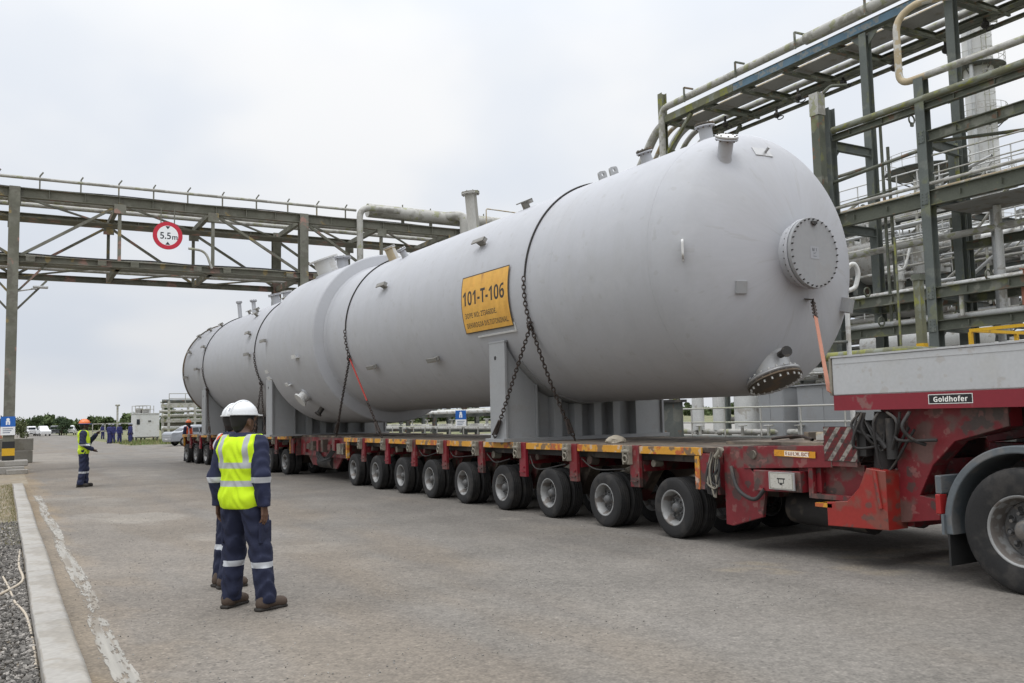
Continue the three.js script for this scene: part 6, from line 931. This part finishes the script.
function car(name, label, category, pos, turn, paint, group, pickup) {
  const o = thing(name, label, category, pos, turn, group);
  const prof = pickup ? [[-2.6, 0.45], [-2.62, 0.95], [-2.55, 1.1], [-0.75, 1.1], [-0.6, 1.72], [0.7, 1.72], [1.25, 1.15], [2.35, 1.02], [2.55, 0.8], [2.5, 0.4]] : [[-2.25, 0.38], [-2.3, 0.72], [-2.2, 0.98], [-1.55, 1.02], [-0.85, 1.42], [-0.2, 1.47], [0.45, 1.4], [1.15, 0.98], [2.1, 0.82], [2.28, 0.6], [2.22, 0.36]];
  const s = new THREE.Shape(); s.moveTo(...prof[0]); s.splineThru(prof.slice(1).map((p) => new THREE.Vector2(...p))); s.lineTo(...prof[0]);
  const g = new THREE.ExtrudeGeometry(s, { depth: 1.5, bevelEnabled: true, bevelSize: 0.06, bevelThickness: 0.13, bevelSegments: 4, curveSegments: 6 }).translate(0, 0, -0.75); const p = g.attributes.position; for (let i = 0; i < p.count; i++) { const y = p.getY(i); if (y > 0.95) p.setZ(i, p.getZ(i) * (1 - (y - 0.95) * 0.32)); } g.computeVertexNormals();
  part('body_shell', g, paint, o);
  const win = (pts, z) => { const q = plate(pts, 0.02).translate(0, -1.02, 0); const w = part('window', q, M.glass, o); w.position.set(0, 1.02, z); w.rotation.x = -Math.sign(z) * 0.27; return w; };
  for (const z of [-1, 1]) { const dz = z * 0.875; if (pickup) { win([[-0.5, 1.15], [0.1, 1.15], [0.1, 1.6], [-0.42, 1.6]], dz); win([[0.16, 1.15], [1.05, 1.15], [0.62, 1.6], [0.16, 1.6]], dz); } else { win([[-1.2, 1.02], [-0.25, 1.02], [-0.25, 1.36], [-0.8, 1.34]], dz); win([[-0.19, 1.02], [0.95, 1.02], [0.4, 1.33], [-0.19, 1.36]], dz); } }
  const rear = part('rear_window', box(0.04, pickup ? 0.4 : 0.52, 1.2, pickup ? -0.72 : -1.24, pickup ? 1.42 : 1.22, 0, 0.01), M.glass, o); rear.rotation.z = 0; if (!pickup) { rear.geometry = box(0.62, 0.02, 1.15, 0, 0, 0); rear.position.set(-1.22, 1.27, 0); rear.rotation.z = 0.52; }
  const wx = pickup ? [-1.55, 1.6] : [-1.38, 1.38];
  for (const x of wx) for (const z of [-0.82, 0.82]) { const w = sub('wheel', o, [x, 0.33, z]); part('tyre', new THREE.TorusGeometry(0.245, 0.09, 10, 24), M.tyre, w); part('rim', new THREE.CylinderGeometry(0.2, 0.2, 0.13, 20).rotateX(Math.PI / 2), M.rim, w); }
  for (const z of [-0.62, 0.62]) { part('tail_light', box(0.1, 0.16, 0.34, pickup ? -2.62 : -2.27, 0.86, z, 0.03), M.lamp, o); part('headlight', box(0.12, 0.14, 0.36, pickup ? 2.46 : 2.16, 0.76, z, 0.03), M.clad, o); }
  part('bumper', box(0.16, 0.2, 1.66, pickup ? -2.62 : -2.28, 0.48, 0, 0.05), pickup ? M.black : paint, o); part('number_plate', box(0.012, 0.11, 0.5, pickup ? -2.705 : -2.366, pickup ? 0.48 : 0.5, 0), M.white, o);
  return o;
}
const silver = new THREE.MeshPhysicalMaterial({ color: new THREE.Color().setRGB(0.33, 0.345, 0.375), metalness: 0.35, roughness: 0.32, clearcoat: 0.8 }), whiteCar = new THREE.MeshPhysicalMaterial({ color: new THREE.Color().setRGB(0.68, 0.68, 0.68), roughness: 0.35, clearcoat: 0.8 }), darkCar = new THREE.MeshPhysicalMaterial({ color: new THREE.Color().setRGB(0.05, 0.055, 0.06), roughness: 0.35, clearcoat: 0.8 });
car('parked_car', 'silver sedan parked at the roadside before the pale rack', 'car', [12.7, 0, -70], 0.22, silver);
[['white pickup parked farthest left at the end of the road', 4.4, -188, 1.75, whiteCar], ['white pickup parked in the middle of the far row', 6.2, -184, -1.4, whiteCar], ['dark pickup parked between the white one and the far worker', 8.2, -186, 1.5, darkCar], ['white pickup half hidden behind the far worker', 10.9, -188, 1.4, whiteCar]].forEach(([l, x, z, t, m]) => car('pickup_truck', l, 'pickup', [x, 0, z], t, m, 'vehicles parked at the end of the road', true));
{ // pale two-level rack beyond the rear trailer
  const o = thing('far_rack', 'pale two-level steel rack with pipes beyond the rear trailer', 'pipe rack', [14.9, 0, -98]);
  for (let i = 0; i < 9; i++) for (const z of [0, -4]) part('column', metres(bar([i * 2.6, 0, z], [i * 2.6, 4.0, z], 0.22, 0.22)), M.pipe, o);
  for (const y of [2.0, 3.6]) for (const z of [0, -4]) part('long_beam', metres(slab(-0.2, 21, y - 0.2, y + 0.2, z - 0.12, z + 0.12)), M.pipe, o);
  for (const [y, z, r] of [[2.5, -1, 0.2], [2.5, -2, 0.14], [4.05, -1.2, 0.2], [4.0, -2.4, 0.14], [3.0, -3, 0.16], [1.2, -1.5, 0.22]]) part('pipe', metres(rod([-0.5, y, z], [21, y, z], r, 10)), [M.pipe, M.steelDark, M.pipeWhite][Math.floor(rr(0, 3))], o);
  part('railing', railing([[0, 3.8, 0.1], [21, 3.8, 0.1]], 1.0, 1.6, 0.04), M.pipe, o); part('back_wall', metres(slab(-0.1, 21, 0, 2.0, -4.3, -4.2)), M.block, o);
}
{ const o = thing('gate_barrier', 'low pale fence frame behind the far group of people', 'fence', [8.8, 0, -112]); for (let i = 0; i < 5; i++) part('fence_post', metres(bar([i * 1.3, 0, 0], [i * 1.3, 1.9, 0], 0.1, 0.1)), M.pipe, o); for (const y of [1.85, 1.0]) part('fence_rail', metres(bar([0, y, 0], [5.2, y, 0], 0.1, 0.12)), M.pipe, o); }
{ const o = thing('lamp_post', 'thin pale lamp post left of the white cabin', 'lamp post', [11.4, 0, -112]); part('pole', metres(rod([0, 0, 0], [0, 3.9, 0], 0.11, 8)), M.pipe, o); part('lamp_head', metres(box(0.5, 0.2, 0.3, 0, 3.95, 0, 0.05)), M.pipe, o); }

// ------------------------------------------------------------------ odds and ends lying on the trailer
{ const o = thing('rag_bundle', 'pale rag bundle lying on the trailer deck below the vessel', 'rag', [7.95, 1.172, -10.75]); const g = new THREE.IcosahedronGeometry(0.12, 3), p = g.attributes.position; for (let i = 0; i < p.count; i++) { const k = 0.7 + 0.6 * fbm(p.getX(i) * 14 + 3, p.getY(i) * 14, p.getZ(i) * 14, 3); p.setXYZ(i, p.getX(i) * k * 1.3, Math.max(-0.03, p.getY(i) * k * 0.7), p.getZ(i) * k * 1.1); } g.computeVertexNormals(); part('rag', g.translate(0, 0.03, 0), weathered([0.42, 0.37, 0.29], { tile: 0.4 }), o); part('rope_tail', tube([[-0.1, 0.03, 0.1], [-0.05, 0.02, -0.2], [0.12, 0.02, -0.35]], 0.012, 14, 5), M.pipeTan, o); }
[['short timber lying nearest the chevron board on the gooseneck deck', 8.1, -6.75, 0.4, 0.55, M.pipeTan], ['dark timber baulk lying along the gooseneck deck', 8.6, -7.2, 1.3, 0.9, M.deck], ['pale timber offcut lying behind the dark baulk', 9.3, -7.0, 0.9, 0.5, M.pipeTan]].forEach(([l, x, z, t, L, m]) => { const o = thing('timber_block', l, 'timber', [x, 1.252, z], t, 'timbers on the gooseneck deck'); part('timber', metres(box(0.1, 0.09, L, 0, 0.045, 0, 0.008)), m, o); });
scene.traverse((m) => { if (m.isMesh) { m.castShadow = true; m.receiveShadow = true; } });
renderer.render(scene, camera);
